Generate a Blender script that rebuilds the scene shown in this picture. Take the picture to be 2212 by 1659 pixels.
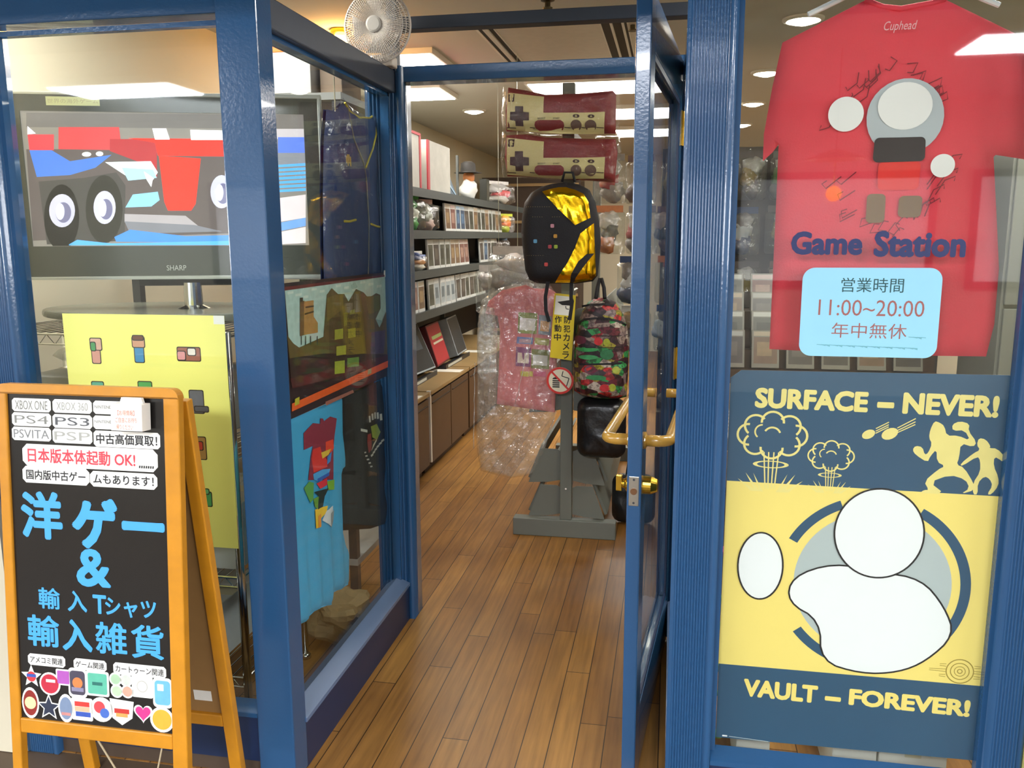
import bpy, bmesh, math, random
from mathutils import Vector, Matrix, noise
rnd = random.Random(7)
for o in list(bpy.data.objects):
    bpy.data.objects.remove(o)
S = bpy.context.scene
COL = S.collection

# ---------------------------------------------------------------- camera
F, W, H = 1823.0, 2212.0, 1659.0
EYE = Vector((0, 0, 1.45))
def cam_axes(p, y, r):
    Rz = Matrix.Rotation(y, 3, 'Z'); Rx = Matrix.Rotation(-p, 3, 'X'); Ry = Matrix.Rotation(r, 3, 'Y')
    return Rz @ Rx @ Ry
AX = cam_axes(math.radians(9.87), math.radians(10.67), math.radians(.22))
cd = bpy.data.cameras.new('camera'); cam = bpy.data.objects.new('camera', cd); COL.objects.link(cam)
cd.sensor_fit = 'HORIZONTAL'; cd.sensor_width = 36; cd.lens = 36 * F / W; cd.clip_start = .02
rt, fw, up = AX.col[0], AX.col[1], AX.col[2]
cam.matrix_world = Matrix(((rt[0], up[0], -fw[0], EYE[0]), (rt[1], up[1], -fw[1], EYE[1]), (rt[2], up[2], -fw[2], EYE[2]), (0, 0, 0, 1)))
S.camera = cam

# ---------------------------------------------------------------- colour management, world, light
S.view_settings.view_transform = 'Standard'; S.view_settings.look = 'None'
S.view_settings.gamma = 1; S.view_settings.use_curve_mapping = False
S.view_settings.exposure = 0.9
S.cycles.transparent_max_bounces = 24
S.cycles.max_bounces = 8
wd = bpy.data.worlds.new('world'); S.world = wd; wd.use_nodes = True
wd.node_tree.nodes['Background'].inputs[0].default_value = (.9, .95, 1, 1)
wd.node_tree.nodes['Background'].inputs[1].default_value = .12
def lin(h):
    h = h.lstrip('#'); c = [int(h[i:i + 2], 16) / 255 for i in (0, 2, 4)]
    return tuple(x / 12.92 if x < .04045 else ((x + .055) / 1.055) ** 2.4 for x in c) + (1,)
def area_lamp(name, loc, rot, sx, sy, power, col):
    l = bpy.data.lights.new(name, 'AREA'); l.shape = 'RECTANGLE'; l.size = sx; l.size_y = sy; l.energy = power; l.color = lin(col)[:3]
    o = bpy.data.objects.new(name, l); COL.objects.link(o); o.location = loc; o.rotation_euler = rot; return o
# light of the arcade's ceiling fittings and of the lit shops across the arcade
area_lamp('arcade_light', (-4.15, -2.2, 2.56), (0, 0, 0), 1.0, .5, 70, 'f2f6ff')
area_lamp('arcade_light', (-.9, -1.6, 2.56), (0, 0, 0), 1.2, .5, 75, 'f2f6ff')
area_lamp('arcade_light', (2.3, -1.8, 2.56), (0, 0, 0), 1.2, .5, 70, 'f2f6ff')
# light of the shop's ceiling panels, the last two added to brighten the front displays (fittings are built below)
PANELS = [(-.45, 5.85, 1.0, .46), (-.05, 7.1, 1.0, .55), (-.05, 8.4, 1.0, .55), (-1.62, 4.85, .62, .5), (-1.75, 5.85, .4, .46), (1.3, 3.0, .6, .5), (1.3, 5.8, .6, .6), (-1.6, 2.45, .5, .3), (.70, 2.45, .5, .4)]
for x, y, sx, sy in PANELS:
    area_lamp('ceiling_panel_light', (x, y, 2.41), (0, 0, 0), sx, sy, 5 if (x, y) == (-1.62, 4.85) else 9 if (x, y) == (-1.6, 2.45) else 7, 'f8f8f4')

# ---------------------------------------------------------------- pixel of the photograph -> point on a plane of the place
def ray(x, y):
    return AX @ Vector(((x - W / 2) / F, 1, -(y - H / 2) / F))
def at(x, y, Y): d = ray(x, y); return EYE + d * (Y / d[1])
def atx(x, y, X): d = ray(x, y); return EYE + d * (X / d[0])
def atz(x, y, Z): d = ray(x, y); return EYE + d * ((Z - EYE[2]) / d[2])
class Flat:
    """A plane of the place: origin, u (to the right), v (up), n (towards the viewer)."""
    def __init__(s, O, u=(1, 0, 0), v=(0, 0, 1)):
        s.O = Vector(O); s.u = Vector(u).normalized(); s.v = Vector(v).normalized(); s.n = s.u.cross(s.v); s.off = Vector((0, 0, 0))
    def P(s, x, y):
        d = ray(x, y); t = (s.O - EYE).dot(s.n) / d.dot(s.n); q = EYE + d * t - s.O
        return (q.dot(s.u), q.dot(s.v))
    def L(s, a, b, k=0.0): return s.off + s.u * a + s.v * b + s.n * k      # local point (relative to O)
    def pts(s, *ps): return [s.P(*p) for p in ps]

# ---------------------------------------------------------------- materials (procedural)
MATS = {}
def mat(name, hexc, rough=.55, metal=0, var=.10, vscale=25, bump=0, bscale=60, emit=0, spec=.5, coat=0, wave=None):
    if name in MATS: return MATS[name]
    m = bpy.data.materials.new(name); m.use_nodes = True; nt = m.node_tree; N = nt.nodes; K = nt.links
    b = N['Principled BSDF']; c = lin(hexc)
    b.inputs['Roughness'].default_value = rough; b.inputs['Metallic'].default_value = metal
    b.inputs['Specular IOR Level'].default_value = spec; b.inputs['Coat Weight'].default_value = coat
    tc = N.new('ShaderNodeTexCoord')
    nz = N.new('ShaderNodeTexNoise'); nz.inputs['Scale'].default_value = vscale; nz.inputs['Detail'].default_value = 3
    K.new(tc.outputs['Object'], nz.inputs['Vector'])
    mx = N.new('ShaderNodeMix'); mx.data_type = 'RGBA'
    mx.inputs['A'].default_value = tuple(x * (1 - var) for x in c[:3]) + (1,)
    mx.inputs['B'].default_value = tuple(min(1, x * (1 + var)) for x in c[:3]) + (1,)
    K.new(nz.outputs['Fac'], mx.inputs['Factor']); K.new(mx.outputs['Result'], b.inputs['Base Color'])
    if emit:
        K.new(mx.outputs['Result'], b.inputs['Emission Color']); b.inputs['Emission Strength'].default_value = emit
    if bump:
        n2 = N.new('ShaderNodeTexNoise'); n2.inputs['Scale'].default_value = bscale; K.new(tc.outputs['Object'], n2.inputs['Vector'])
        bp = N.new('ShaderNodeBump'); bp.inputs['Strength'].default_value = bump; bp.inputs['Distance'].default_value = .01
        K.new(n2.outputs['Fac'], bp.inputs['Height']); K.new(bp.outputs['Normal'], b.inputs['Normal'])
    MATS[name] = m; return m
def clear(name, tint='ffffff', gloss=.06, rough=.02, bump=0, bscale=12, milk=0.0, milkcol='ffffff', fres=True):
    """Thin clear sheet (window glass, plastic film): see-through, mirror-like, optionally a little milky."""
    if name in MATS: return MATS[name]
    m = bpy.data.materials.new(name); m.use_nodes = True; nt = m.node_tree; N = nt.nodes; K = nt.links
    N.remove(N['Principled BSDF']); out = N['Material Output']
    tr = N.new('ShaderNodeBsdfTransparent'); tr.inputs[0].default_value = lin(tint)
    gl = N.new('ShaderNodeBsdfGlossy'); gl.inputs['Roughness'].default_value = rough; gl.inputs[0].default_value = (1, 1, 1, 1)
    lw = N.new('ShaderNodeLayerWeight'); lw.inputs['Blend'].default_value = .5
    pw = N.new('ShaderNodeMath'); pw.operation = 'POWER'; pw.inputs[1].default_value = 5; K.new(lw.outputs['Facing'], pw.inputs[0])
    sc = N.new('ShaderNodeMath'); sc.operation = 'MULTIPLY'; sc.inputs[1].default_value = .5; K.new(pw.outputs[0], sc.inputs[0])
    tc = N.new('ShaderNodeTexCoord')
    nz = N.new('ShaderNodeTexNoise'); nz.inputs['Scale'].default_value = bscale; nz.inputs['Detail'].default_value = 4; K.new(tc.outputs['Object'], nz.inputs['Vector'])
    if bump:
        bp = N.new('ShaderNodeBump'); bp.inputs['Strength'].default_value = bump; bp.inputs['Distance'].default_value = .02
        K.new(nz.outputs['Fac'], bp.inputs['Height']); K.new(bp.outputs['Normal'], gl.inputs['Normal']); K.new(bp.outputs['Normal'], lw.inputs['Normal'])
    ad = N.new('ShaderNodeMath'); ad.operation = 'ADD'; ad.use_clamp = True; ad.inputs[1].default_value = gloss
    K.new(sc.outputs[0], ad.inputs[0])
    base = tr
    if milk:
        df = N.new('ShaderNodeBsdfDiffuse'); df.inputs[0].default_value = lin(milkcol)
        mk = N.new('ShaderNodeMixShader'); mk.inputs[0].default_value = milk
        K.new(tr.outputs[0], mk.inputs[1]); K.new(df.outputs[0], mk.inputs[2]); base = mk
    mx = N.new('ShaderNodeMixShader'); K.new(ad.outputs[0], mx.inputs[0]); K.new(base.outputs[0], mx.inputs[1]); K.new(gl.outputs[0], mx.inputs[2])
    K.new(mx.outputs[0], out.inputs[0]); MATS[name] = m; return m
def wood_floor():
    m = bpy.data.materials.new('plank_floor'); m.use_nodes = True; nt = m.node_tree; N = nt.nodes; K = nt.links; b = N['Principled BSDF']
    tc = N.new('ShaderNodeTexCoord'); mp = N.new('ShaderNodeMapping'); mp.inputs['Rotation'].default_value = (0, 0, math.pi / 2)
    K.new(tc.outputs['Object'], mp.inputs['Vector'])
    br = N.new('ShaderNodeTexBrick'); br.inputs['Scale'].default_value = 1; br.inputs['Brick Width'].default_value = 1.15; br.inputs['Row Height'].default_value = .078
    br.inputs['Mortar Size'].default_value = .0016; br.inputs['Mortar Smooth'].default_value = .2; br.inputs['Bias'].default_value = .0; br.offset = 0
    br.inputs['Color1'].default_value = lin('a5783c'); br.inputs['Color2'].default_value = lin('8a5f2c'); br.inputs['Mortar'].default_value = lin('2c1a0b')
    sx = N.new('ShaderNodeSeparateXYZ'); K.new(mp.outputs[0], sx.inputs[0])
    d1 = N.new('ShaderNodeMath'); d1.operation = 'DIVIDE'; d1.inputs[1].default_value = .078; K.new(sx.outputs[1], d1.inputs[0])
    f1 = N.new('ShaderNodeMath'); f1.operation = 'FLOOR'; K.new(d1.outputs[0], f1.inputs[0])
    wn = N.new('ShaderNodeTexWhiteNoise'); wn.noise_dimensions = '1D'; K.new(f1.outputs[0], wn.inputs['W'])
    a1 = N.new('ShaderNodeMath'); a1.operation = 'MULTIPLY_ADD'; a1.inputs[1].default_value = 1.15; K.new(wn.outputs['Value'], a1.inputs[0]); K.new(sx.outputs[0], a1.inputs[2])
    cb = N.new('ShaderNodeCombineXYZ'); K.new(a1.outputs[0], cb.inputs[0]); K.new(sx.outputs[1], cb.inputs[1]); K.new(cb.outputs[0], br.inputs['Vector'])
    m2 = N.new('ShaderNodeMapping'); m2.inputs['Scale'].default_value = (38, 2.2, 1); K.new(tc.outputs['Object'], m2.inputs['Vector'])
    nz = N.new('ShaderNodeTexNoise'); nz.inputs['Scale'].default_value = 1.6; nz.inputs['Detail'].default_value = 5; K.new(m2.outputs[0], nz.inputs['Vector'])
    n3 = N.new('ShaderNodeTexNoise'); n3.inputs['Scale'].default_value = 2.3; n3.inputs['Detail'].default_value = 3; K.new(tc.outputs['Object'], n3.inputs['Vector'])
    rp = N.new('ShaderNodeValToRGB'); rp.color_ramp.elements[0].position = .3; rp.color_ramp.elements[0].color = (.72, .69, .64, 1); rp.color_ramp.elements[1].position = .65; rp.color_ramp.elements[1].color = (1.1, 1.08, 1.0, 1)
    K.new(nz.outputs['Fac'], rp.inputs[0])
    r3 = N.new('ShaderNodeValToRGB'); r3.color_ramp.elements[0].position = .35; r3.color_ramp.elements[0].color = (.74, .7, .68, 1); r3.color_ramp.elements[1].position = .6; r3.color_ramp.elements[1].color = (1, 1, 1, 1)
    K.new(n3.outputs['Fac'], r3.inputs[0])
    mu = N.new('ShaderNodeMix'); mu.data_type = 'RGBA'; mu.blend_type = 'MULTIPLY'; mu.inputs['Factor'].default_value = 1
    K.new(br.outputs['Color'], mu.inputs['A']); K.new(rp.outputs[0], mu.inputs['B'])
    m3 = N.new('ShaderNodeMix'); m3.data_type = 'RGBA'; m3.blend_type = 'MULTIPLY'; m3.inputs['Factor'].default_value = .8
    K.new(mu.outputs['Result'], m3.inputs['A']); K.new(r3.outputs[0], m3.inputs['B'])
    K.new(m3.outputs['Result'], b.inputs['Base Color']); b.inputs['Roughness'].default_value = .42
    MATS['plank_floor'] = m; return m
def patchwork(name, scale=14):
    """Many-coloured comic-strip fabric: bands of random colour patches."""
    m = bpy.data.materials.new(name); m.use_nodes = True; nt = m.node_tree; N = nt.nodes; K = nt.links; b = N['Principled BSDF']
    tc = N.new('ShaderNodeTexCoord'); mp = N.new('ShaderNodeMapping'); mp.inputs['Scale'].default_value = (1, 1, 1.7); K.new(tc.outputs['Object'], mp.inputs[0])
    vo = N.new('ShaderNodeTexVoronoi'); vo.inputs['Scale'].default_value = scale * 1.6; K.new(mp.outputs[0], vo.inputs['Vector'])
    sp = N.new('ShaderNodeSeparateColor'); K.new(vo.outputs['Color'], sp.inputs[0])
    rp = N.new('ShaderNodeValToRGB'); cr = rp.color_ramp; cr.interpolation = 'CONSTANT'
    cols = ['3a1a24', '8d7a72', '5e1c2a', '2f8a4a', 'b5a89c', '261a20', 'b02a2c', '9a8f2c', '7d6a6a', '40252e']
    cr.elements[0].color = lin(cols[0]); cr.elements[0].position = 0; cr.elements[1].color = lin(cols[1]); cr.elements[1].position = .1
    for i, c in enumerate(cols[2:]): e = cr.elements.new(.2 + i * .1); e.color = lin(c)
    K.new(sp.outputs[0], rp.inputs[0])
    n2 = N.new('ShaderNodeTexNoise'); n2.inputs['Scale'].default_value = 70; K.new(tc.outputs['Object'], n2.inputs['Vector'])
    r2 = N.new('ShaderNodeValToRGB'); r2.color_ramp.elements[0].position = .42; r2.color_ramp.elements[0].color = (.15, .1, .12, 1); r2.color_ramp.elements[1].position = .55; r2.color_ramp.elements[1].color = (1, 1, 1, 1); K.new(n2.outputs['Fac'], r2.inputs[0])
    mu = N.new('ShaderNodeMix'); mu.data_type = 'RGBA'; mu.blend_type = 'MULTIPLY'; mu.inputs['Factor'].default_value = .75
    K.new(rp.outputs[0], mu.inputs['A']); K.new(r2.outputs[0], mu.inputs['B']); K.new(mu.outputs['Result'], b.inputs['Base Color']); b.inputs['Roughness'].default_value = .5
    MATS[name] = m; return m

# ---------------------------------------------------------------- mesh builder
class MB:
    def __init__(s): s.v = []; s.f = []; s.m = []; s.mats = []
    def mi(s, m):
        if m not in s.mats: s.mats.append(m)
        return s.mats.index(m)
    def add(s, vs, fs, m):
        k = len(s.v); s.v += [tuple(v) for v in vs]; i = s.mi(m)
        for f in fs: s.f.append([k + j for j in f]); s.m.append(i)
        return s
    def poly(s, vs, m): return s.add(vs, [list(range(len(vs)))], m)
    def box(s, lo, hi, m, M=None):
        x0, y0, z0 = lo; x1, y1, z1 = hi
        vs = [Vector(p) for p in ((x0, y0, z0), (x1, y0, z0), (x1, y1, z0), (x0, y1, z0), (x0, y0, z1), (x1, y0, z1), (x1, y1, z1), (x0, y1, z1))]
        if M: vs = [M @ v for v in vs]
        return s.add(vs, [(0, 3, 2, 1), (4, 5, 6, 7), (0, 1, 5, 4), (1, 2, 6, 5), (2, 3, 7, 6), (3, 0, 4, 7)], m)
    def prism(s, fl, pts, k0, k1, m, m2=None):
        """2-D outline pts on plane fl, from depth k0 (back) to k1 (front)."""
        n = len(pts); a = [fl.L(p[0], p[1], k0) for p in pts]; b = [fl.L(p[0], p[1], k1) for p in pts]
        s.add(a + b, [list(range(n))[::-1], list(range(n, 2 * n))] , m)
        return s.add(a + b, [(i, (i + 1) % n, n + (i + 1) % n, n + i) for i in range(n)], m2 or m)
    def tube(s, pts, r, m, n=8, caps=True):
        pts = [Vector(p) for p in pts]; k = len(pts); rs = r if isinstance(r, (list, tuple)) else [r] * k
        vs = []; nrm = None
        for i, p in enumerate(pts):
            t = (pts[min(i + 1, k - 1)] - pts[max(i - 1, 0)]).normalized()
            if nrm is None: nrm = t.orthogonal().normalized()
            nrm = (nrm - t * nrm.dot(t)).normalized(); bi = t.cross(nrm)
            for j in range(n):
                a = 2 * math.pi * j / n; vs.append(p + (nrm * math.cos(a) + bi * math.sin(a)) * rs[i])
        fs = [(i * n + j, i * n + (j + 1) % n, (i + 1) * n + (j + 1) % n, (i + 1) * n + j) for i in range(k - 1) for j in range(n)]
        if caps: fs += [list(range(n))[::-1], list(range((k - 1) * n, k * n))]
        return s.add(vs, fs, m)
    def ring(s, c, u, v, R, r, m, n=40, k=6):
        c, u, v = Vector(c), Vector(u).normalized(), Vector(v).normalized(); w = u.cross(v); vs = []
        for i in range(n):
            a = 2 * math.pi * i / n; d = u * math.cos(a) + v * math.sin(a)
            for j in range(k):
                b = 2 * math.pi * j / k; vs.append(c + d * (R + r * math.cos(b)) + w * (r * math.sin(b)))
        return s.add(vs, [(i * k + j, ((i + 1) % n) * k + j, ((i + 1) % n) * k + (j + 1) % k, i * k + (j + 1) % k) for i in range(n) for j in range(k)], m)
    def lathe(s, prof, m, n=24, o=(0, 0, 0), ax=(0, 0, 1)):
        ax = Vector(ax).normalized(); u = ax.orthogonal().normalized(); w = ax.cross(u); o = Vector(o); vs = []
        for r, t in prof:
            for j in range(n):
                a = 2 * math.pi * j / n; vs.append(o + ax * t + (u * math.cos(a) + w * math.sin(a)) * r)
        k = len(prof); fs = [(i * n + j, i * n + (j + 1) % n, (i + 1) * n + (j + 1) % n, (i + 1) * n + j) for i in range(k - 1) for j in range(n)]
        fs += [list(range(n))[::-1], list(range((k - 1) * n, k * n))]
        return s.add(vs, fs, m)
    def blob(s, c, rx, ry, rz, m, n=14, k=9, wob=0):
        c = Vector(c); vs = []
        for i in range(k + 1):
            t = math.pi * i / k
            for j in range(n):
                a = 2 * math.pi * j / n; d = Vector((math.sin(t) * math.cos(a), math.sin(t) * math.sin(a), math.cos(t)))
                q = 1 + wob * noise.noise(d * 1.7 + c * 9); vs.append(c + Vector((d[0] * rx, d[1] * ry, d[2] * rz)) * q)
        return s.add(vs, [(i * n + j, i * n + (j + 1) % n, (i + 1) * n + (j + 1) % n, (i + 1) * n + j) for i in range(k) for j in range(n)], m)
    def skin(s, fl, outline, disp, m, step=.03):
        """Outline cut into a grid and pushed out of its plane by disp(a, b): cloth, film, cushions, prints on them."""
        bm = bmesh.new(); vs = [bm.verts.new((p[0], 0, p[1])) for p in outline]
        try: bm.faces.new(vs)
        except ValueError: bm.free(); return s
        xs = [p[0] for p in outline]; zs = [p[1] for p in outline]
        for lo, hi, no in ((min(xs), max(xs), (1, 0, 0)), (min(zs), max(zs), (0, 0, 1))):
            k = max(1, int((hi - lo) / step))
            for i in range(1, k):
                c = lo + (hi - lo) * i / k
                bmesh.ops.bisect_plane(bm, geom=bm.verts[:] + bm.edges[:] + bm.faces[:], plane_co=(c * no[0], 0, c * no[2]), plane_no=no)
        bm.verts.index_update()
        s.add([fl.L(v.co.x, v.co.z, disp(v.co.x, v.co.z)) for v in bm.verts], [[v.index for v in f.verts] for f in bm.faces], m)
        bm.free(); return s
    def text(s, fl, body, a0, b0, a1, b1, m, k=.001, bold=0, thick=.0006, rot=0, shear=0):
        """Lettering fitted to the rectangle a0..a1 x b0..b1 of plane fl."""
        cu = bpy.data.curves.new('lettering', 'FONT'); cu.body = body; cu.offset = min(bold, 0); cu.resolution_u = 3; cu.shear = shear
        ob = bpy.data.objects.new('lettering', cu); COL.objects.link(ob)
        me = bpy.data.meshes.new_from_object(ob.evaluated_get(bpy.context.evaluated_depsgraph_get()))
        bpy.data.objects.remove(ob); bpy.data.curves.remove(cu)
        if not me.vertices: return s
        X = [v.co.x for v in me.vertices]; Yv = [v.co.y for v in me.vertices]
        x0, x1, y0, y1 = min(X) - max(bold, 0), max(X) + max(bold, 0), min(Yv) - max(bold, 0), max(Yv) + max(bold, 0); sx = (a1 - a0) / max(x1 - x0, 1e-6); sy = (b1 - b0) / max(y1 - y0, 1e-6)
        ca, cb = (a0 + a1) / 2, (b0 + b1) / 2; cr, sr = math.cos(rot), math.sin(rot); out = []
        for v in me.vertices:
            p, q = (v.co.x - (x0 + x1) / 2) * sx, (v.co.y - (y0 + y1) / 2) * sy
            out.append(fl.L(ca + p * cr - q * sr, cb + p * sr + q * cr, k))
        fs = [list(p.vertices) for p in me.polygons]; s.add(out, fs, m)
        if bold > 0:                                   # heavier strokes: the same outline set around itself
            for i in range(10):
                t = math.pi * i / 5; dx, dy = math.cos(t) * bold * sx, math.sin(t) * bold * sy
                s.add([v + fl.u * dx + fl.v * dy - fl.n * .00003 * (i + 1) for v in out], fs, m)
        bpy.data.meshes.remove(me); return s
    def build(s, name, parent=None, smooth=False, bevel=0, solid=0):
        me = bpy.data.meshes.new(name); me.from_pydata(s.v, [], s.f); me.update()
        for m in s.mats: me.materials.append(m)
        me.polygons.foreach_set('material_index', s.m)
        if smooth: me.polygons.foreach_set('use_smooth', [smooth != 'side' or (len(p.vertices) == 4 and abs(p.normal.z) < .5) for p in me.polygons])
        bm = bmesh.new(); bm.from_mesh(me)
        if not solid and smooth != 'side': bmesh.ops.remove_doubles(bm, verts=bm.verts, dist=1e-6)
        bmesh.ops.recalc_face_normals(bm, faces=bm.faces); bm.to_mesh(me); bm.free()
        o = bpy.data.objects.new(name, me); COL.objects.link(o)
        if parent: o.parent = parent
        if bevel:
            b = o.modifiers.new('bevel', 'BEVEL'); b.width = bevel; b.segments = 2; b.limit_method = 'ANGLE'; b.angle_limit = .7
        if solid:
            b = o.modifiers.new('solid', 'SOLIDIFY'); b.thickness = solid; b.offset = 0
        return o
def tag(o, label, cat, group=None):
    o['label'] = label; o['category'] = cat
    if group: o['group'] = group
    return o
def thing(name, label, cat, loc=(0, 0, 0), group=None, rz=0):
    o = bpy.data.objects.new(name, None); COL.objects.link(o); o.empty_display_size = .05
    o.location = loc; o.rotation_euler = (0, 0, rz); return tag(o, label, cat, group)
def struct(o): o['kind'] = 'structure'; return o
def root(name, loc=(0, 0, 0)):
    o = bpy.data.objects.new(name, None); COL.objects.link(o); o.location = loc; return struct(o)
def dup(r, loc, rot, label=None, group=None, mats=None):
    c = r.copy(); COL.objects.link(c); c.location = loc; c.rotation_euler = rot
    if label: c['label'] = label
    if group: c['group'] = group
    for ch in r.children:
        d = ch.copy(); COL.objects.link(d); d.parent = c
        if mats and ch.name.split('.')[0] in mats:
            d.data = ch.data.copy(); d.data.materials[0] = mats[ch.name.split('.')[0]]
        for g in ch.children:
            e = g.copy(); COL.objects.link(e); e.parent = d
    return c
VAR = {}
def recolour(ob, part, m):
    for ch in ob.children:
        if ch.name.split('.')[0] == part:
            k = (ch.data.name, m.name)
            if k not in VAR: VAR[k] = ch.data.copy(); VAR[k].materials[0] = m
            ch.data = VAR[k]
    return ob
def rnoise(amp, sc, seed=0):
    return lambda a, b: amp * noise.noise(Vector((a * sc, b * sc, seed)))
def edge_dist(poly):
    seg = [(poly[i], poly[(i + 1) % len(poly)]) for i in range(len(poly))]
    def d(a, b):
        best = 9
        for (x0, y0), (x1, y1) in seg:
            dx, dy = x1 - x0, y1 - y0; L2 = dx * dx + dy * dy or 1e-9
            t = max(0, min(1, ((a - x0) * dx + (b - y0) * dy) / L2)); best = min(best, math.hypot(a - x0 - t * dx, b - y0 - t * dy))
        return best
    return d
def puff(poly, t, R, amp=0, sc=8, seed=0):
    d = edge_dist(poly)
    def f(a, b):
        q = min(d(a, b) / R, 1); return t * math.sqrt(max(0, 1 - (1 - q) ** 2)) + amp * q * noise.noise(Vector((a * sc, b * sc, seed)))
    return f
def rrect(a0, b0, a1, b1, r, n=5):
    out = []
    for cx, cy, s in ((a1 - r, b1 - r, 0), (a0 + r, b1 - r, 90), (a0 + r, b0 + r, 180), (a1 - r, b0 + r, 270)):
        for i in range(n + 1):
            t = math.radians(s + 90 * i / n); out.append((cx + r * math.cos(t), cy + r * math.sin(t)))
    return out
def chamf(a0, b0, a1, b1, c): return [(a0 + c, b0), (a1 - c, b0), (a1, b0 + c), (a1, b1 - c), (a1 - c, b1), (a0 + c, b1), (a0, b1 - c), (a0, b0 + c)]
def ell(ca, cb, ra, rb=None, n=28, a0=0, a1=360, rot=0):
    rb = rb or ra; out = []; k = n if a1 - a0 >= 360 else n + 1; c, s = math.cos(rot), math.sin(rot)
    for i in range(k):
        t = math.radians(a0 + (a1 - a0) * i / n); x, y = ra * math.cos(t), rb * math.sin(t); out.append((ca + x * c - y * s, cb + x * s + y * c))
    return out
def arcband(ca, cb, r0, r1, a0, a1, n=24): return ell(ca, cb, r1, r1, n, a0, a1) + ell(ca, cb, r0, r0, n, a0, a1)[::-1]
def smooth2(pts, it=2):
    for _ in range(it):
        q = []
        for i, p in enumerate(pts):
            n = pts[(i + 1) % len(pts)]; q += [(p[0] * .75 + n[0] * .25, p[1] * .75 + n[1] * .25), (p[0] * .25 + n[0] * .75, p[1] * .25 + n[1] * .75)]
        pts = q
    return pts
def stroke(pts, w):
    """Polyline as a thin 2-D outline of width w."""
    L, R = [], []
    for i, p in enumerate(pts):
        q0, q1 = pts[max(i - 1, 0)], pts[min(i + 1, len(pts) - 1)]; dx, dy = q1[0] - q0[0], q1[1] - q0[1]; l = math.hypot(dx, dy) or 1
        nx, ny = -dy / l * w / 2, dx / l * w / 2; L.append((p[0] + nx, p[1] + ny)); R.append((p[0] - nx, p[1] - ny))
    return L + R[::-1]
JIT = [0]
def flatp(mb, fl, pts, m, k):
    JIT[0] = (JIT[0] + 1) % 37; k += JIT[0] * .000004
    return mb.poly([fl.L(a, b, k) for a, b in pts], m)
# ================================================================ materials used
BLUE = mat('blue_gloss_paint', '265079', .19, var=.06, vscale=9, bump=.04, bscale=120, coat=.3)
NAVY = mat('dark_blue_base_paint', '1b2a4a', .4, var=.08, vscale=8)
FLOOR = wood_floor()
CEIL = mat('ceiling_paint', 'c6c5bd', .9, var=.03, vscale=3)
WALL = mat('wall_paint', 'd6cdb4', .85, var=.04, vscale=3)
TILE = mat('arcade_floor_tile', '5a4a3a', .5, var=.15, vscale=6)
PLINTH = mat('brown_plinth', '4a3a2c', .7)
GLASS = clear('window_glass', 'f8faf9', gloss=.025)
BRASS = mat('brass', 'd8b040', .22, metal=1, var=.05)
GOLDT = mat('tan_handle_lacquer', 'b98d3a', .25, var=.08, coat=.5)
STEEL = mat('brushed_steel', 'b9b7ae', .3, metal=1)
CHROME = mat('chrome', 'd6d8d4', .12, metal=1)
WHITE = mat('white_paper', 'f3f2ea', .6, var=.03)
WHITEP = mat('white_plastic', 'e6e4dc', .35, var=.03)
BLACK = mat('black_plastic', '17171a', .35)
DGREY = mat('dark_grey_metal', '35383c', .45)
INK = mat('black_ink', '1c1a1c', .6)
LAMP = mat('lit_diffuser', 'fffaf0', .5, emit=9, var=0)
LAMPC = mat('lit_arcade_diffuser', 'f6faff', .5, emit=14, var=0)
BULB = mat('warm_bulb', 'ffb45a', .5, emit=60, var=0)
DOWN = mat('lit_downlight', 'fff6e0', .5, emit=14, var=0)

# ================================================================ the setting
def sbox(name, lo, hi, m, bevel=0): return struct(MB().box(lo, hi, m).build(name, bevel=bevel))
sbox('floor', (-2.35, 1.93, -.06), (2.7, 11, 0), FLOOR)
sbox('floor', (-7, -4.2, -.06), (6, 1.93, -.002), TILE)
sbox('ceiling', (-2.35, 1.9, 2.45), (2.7, 11, 2.52), CEIL)
sbox('ceiling', (-7, -4.2, 2.62), (6, 1.9, 2.7), CEIL)
sbox('wall_left', (-2.35, 2.0, 0), (-2.25, 11, 2.45), WALL)
sbox('wall_right', (2.6, 2.0, 0), (2.7, 11, 2.45), WALL)
sbox('wall_back', (-2.35, 10.9, 0), (2.7, 11, 2.45), WALL)
sbox('wall_added_shade', (-3.0, 1.15, 2.09), (2.4, 1.9, 2.14), mat('added_shade_paint', '5a5f66', .7))  # unseen slab added over the shopfront to shade the window heads
sbox('wall_fascia', (-1.9, 1.925, 2.25), (.95, 1.985, 2.62), mat('fascia_paint', '2a3f60', .5))
sbox('wall_front_left', (-3.2, 1.9, 0), (-1.78, 2.02, 2.62), WALL)
sbox('wall_front_right', (.81, 1.88, 0), (2.4, 2.02, 2.62), mat('cream_wall_paint', 'd2c878', .7))
# the arcade behind the viewer: far wall with a row of lit shop windows
sbox('wall_arcade', (-7, -4.3, 0), (6, -4.2, 2.7), mat('arcade_wall_paint', 'b9b4a6', .8))
sw = root('window_5', (0, -4.19, 0))
GLOW = mat('lit_shop_window', 'eaf2ff', .4, emit=.45, var=.3, vscale=1.2)
for i, (a, b) in enumerate(((-4.6, -2.6), (-2.2, -.3), (.6, 2.2), (2.6, 4.4))):
    MB().box((a, -.02, 1.05), (b, .0, 1.95), GLOW).build('pane', sw)
    fr = MB()
    for lo, hi in (((a - .06, -.03, .99), (b + .06, .03, 1.05)), ((a - .06, -.03, 1.95), (b + .06, .03, 2.01)), ((a - .06, -.03, 1.05), (a, .03, 1.95)), ((b, -.03, 1.05), (b + .06, .03, 1.95))): fr.box(lo, hi, DGREY)
    fr.build('window_frame', sw)
tag(sw, 'row of lit shop windows across the arcade behind the viewer', 'window')
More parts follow.
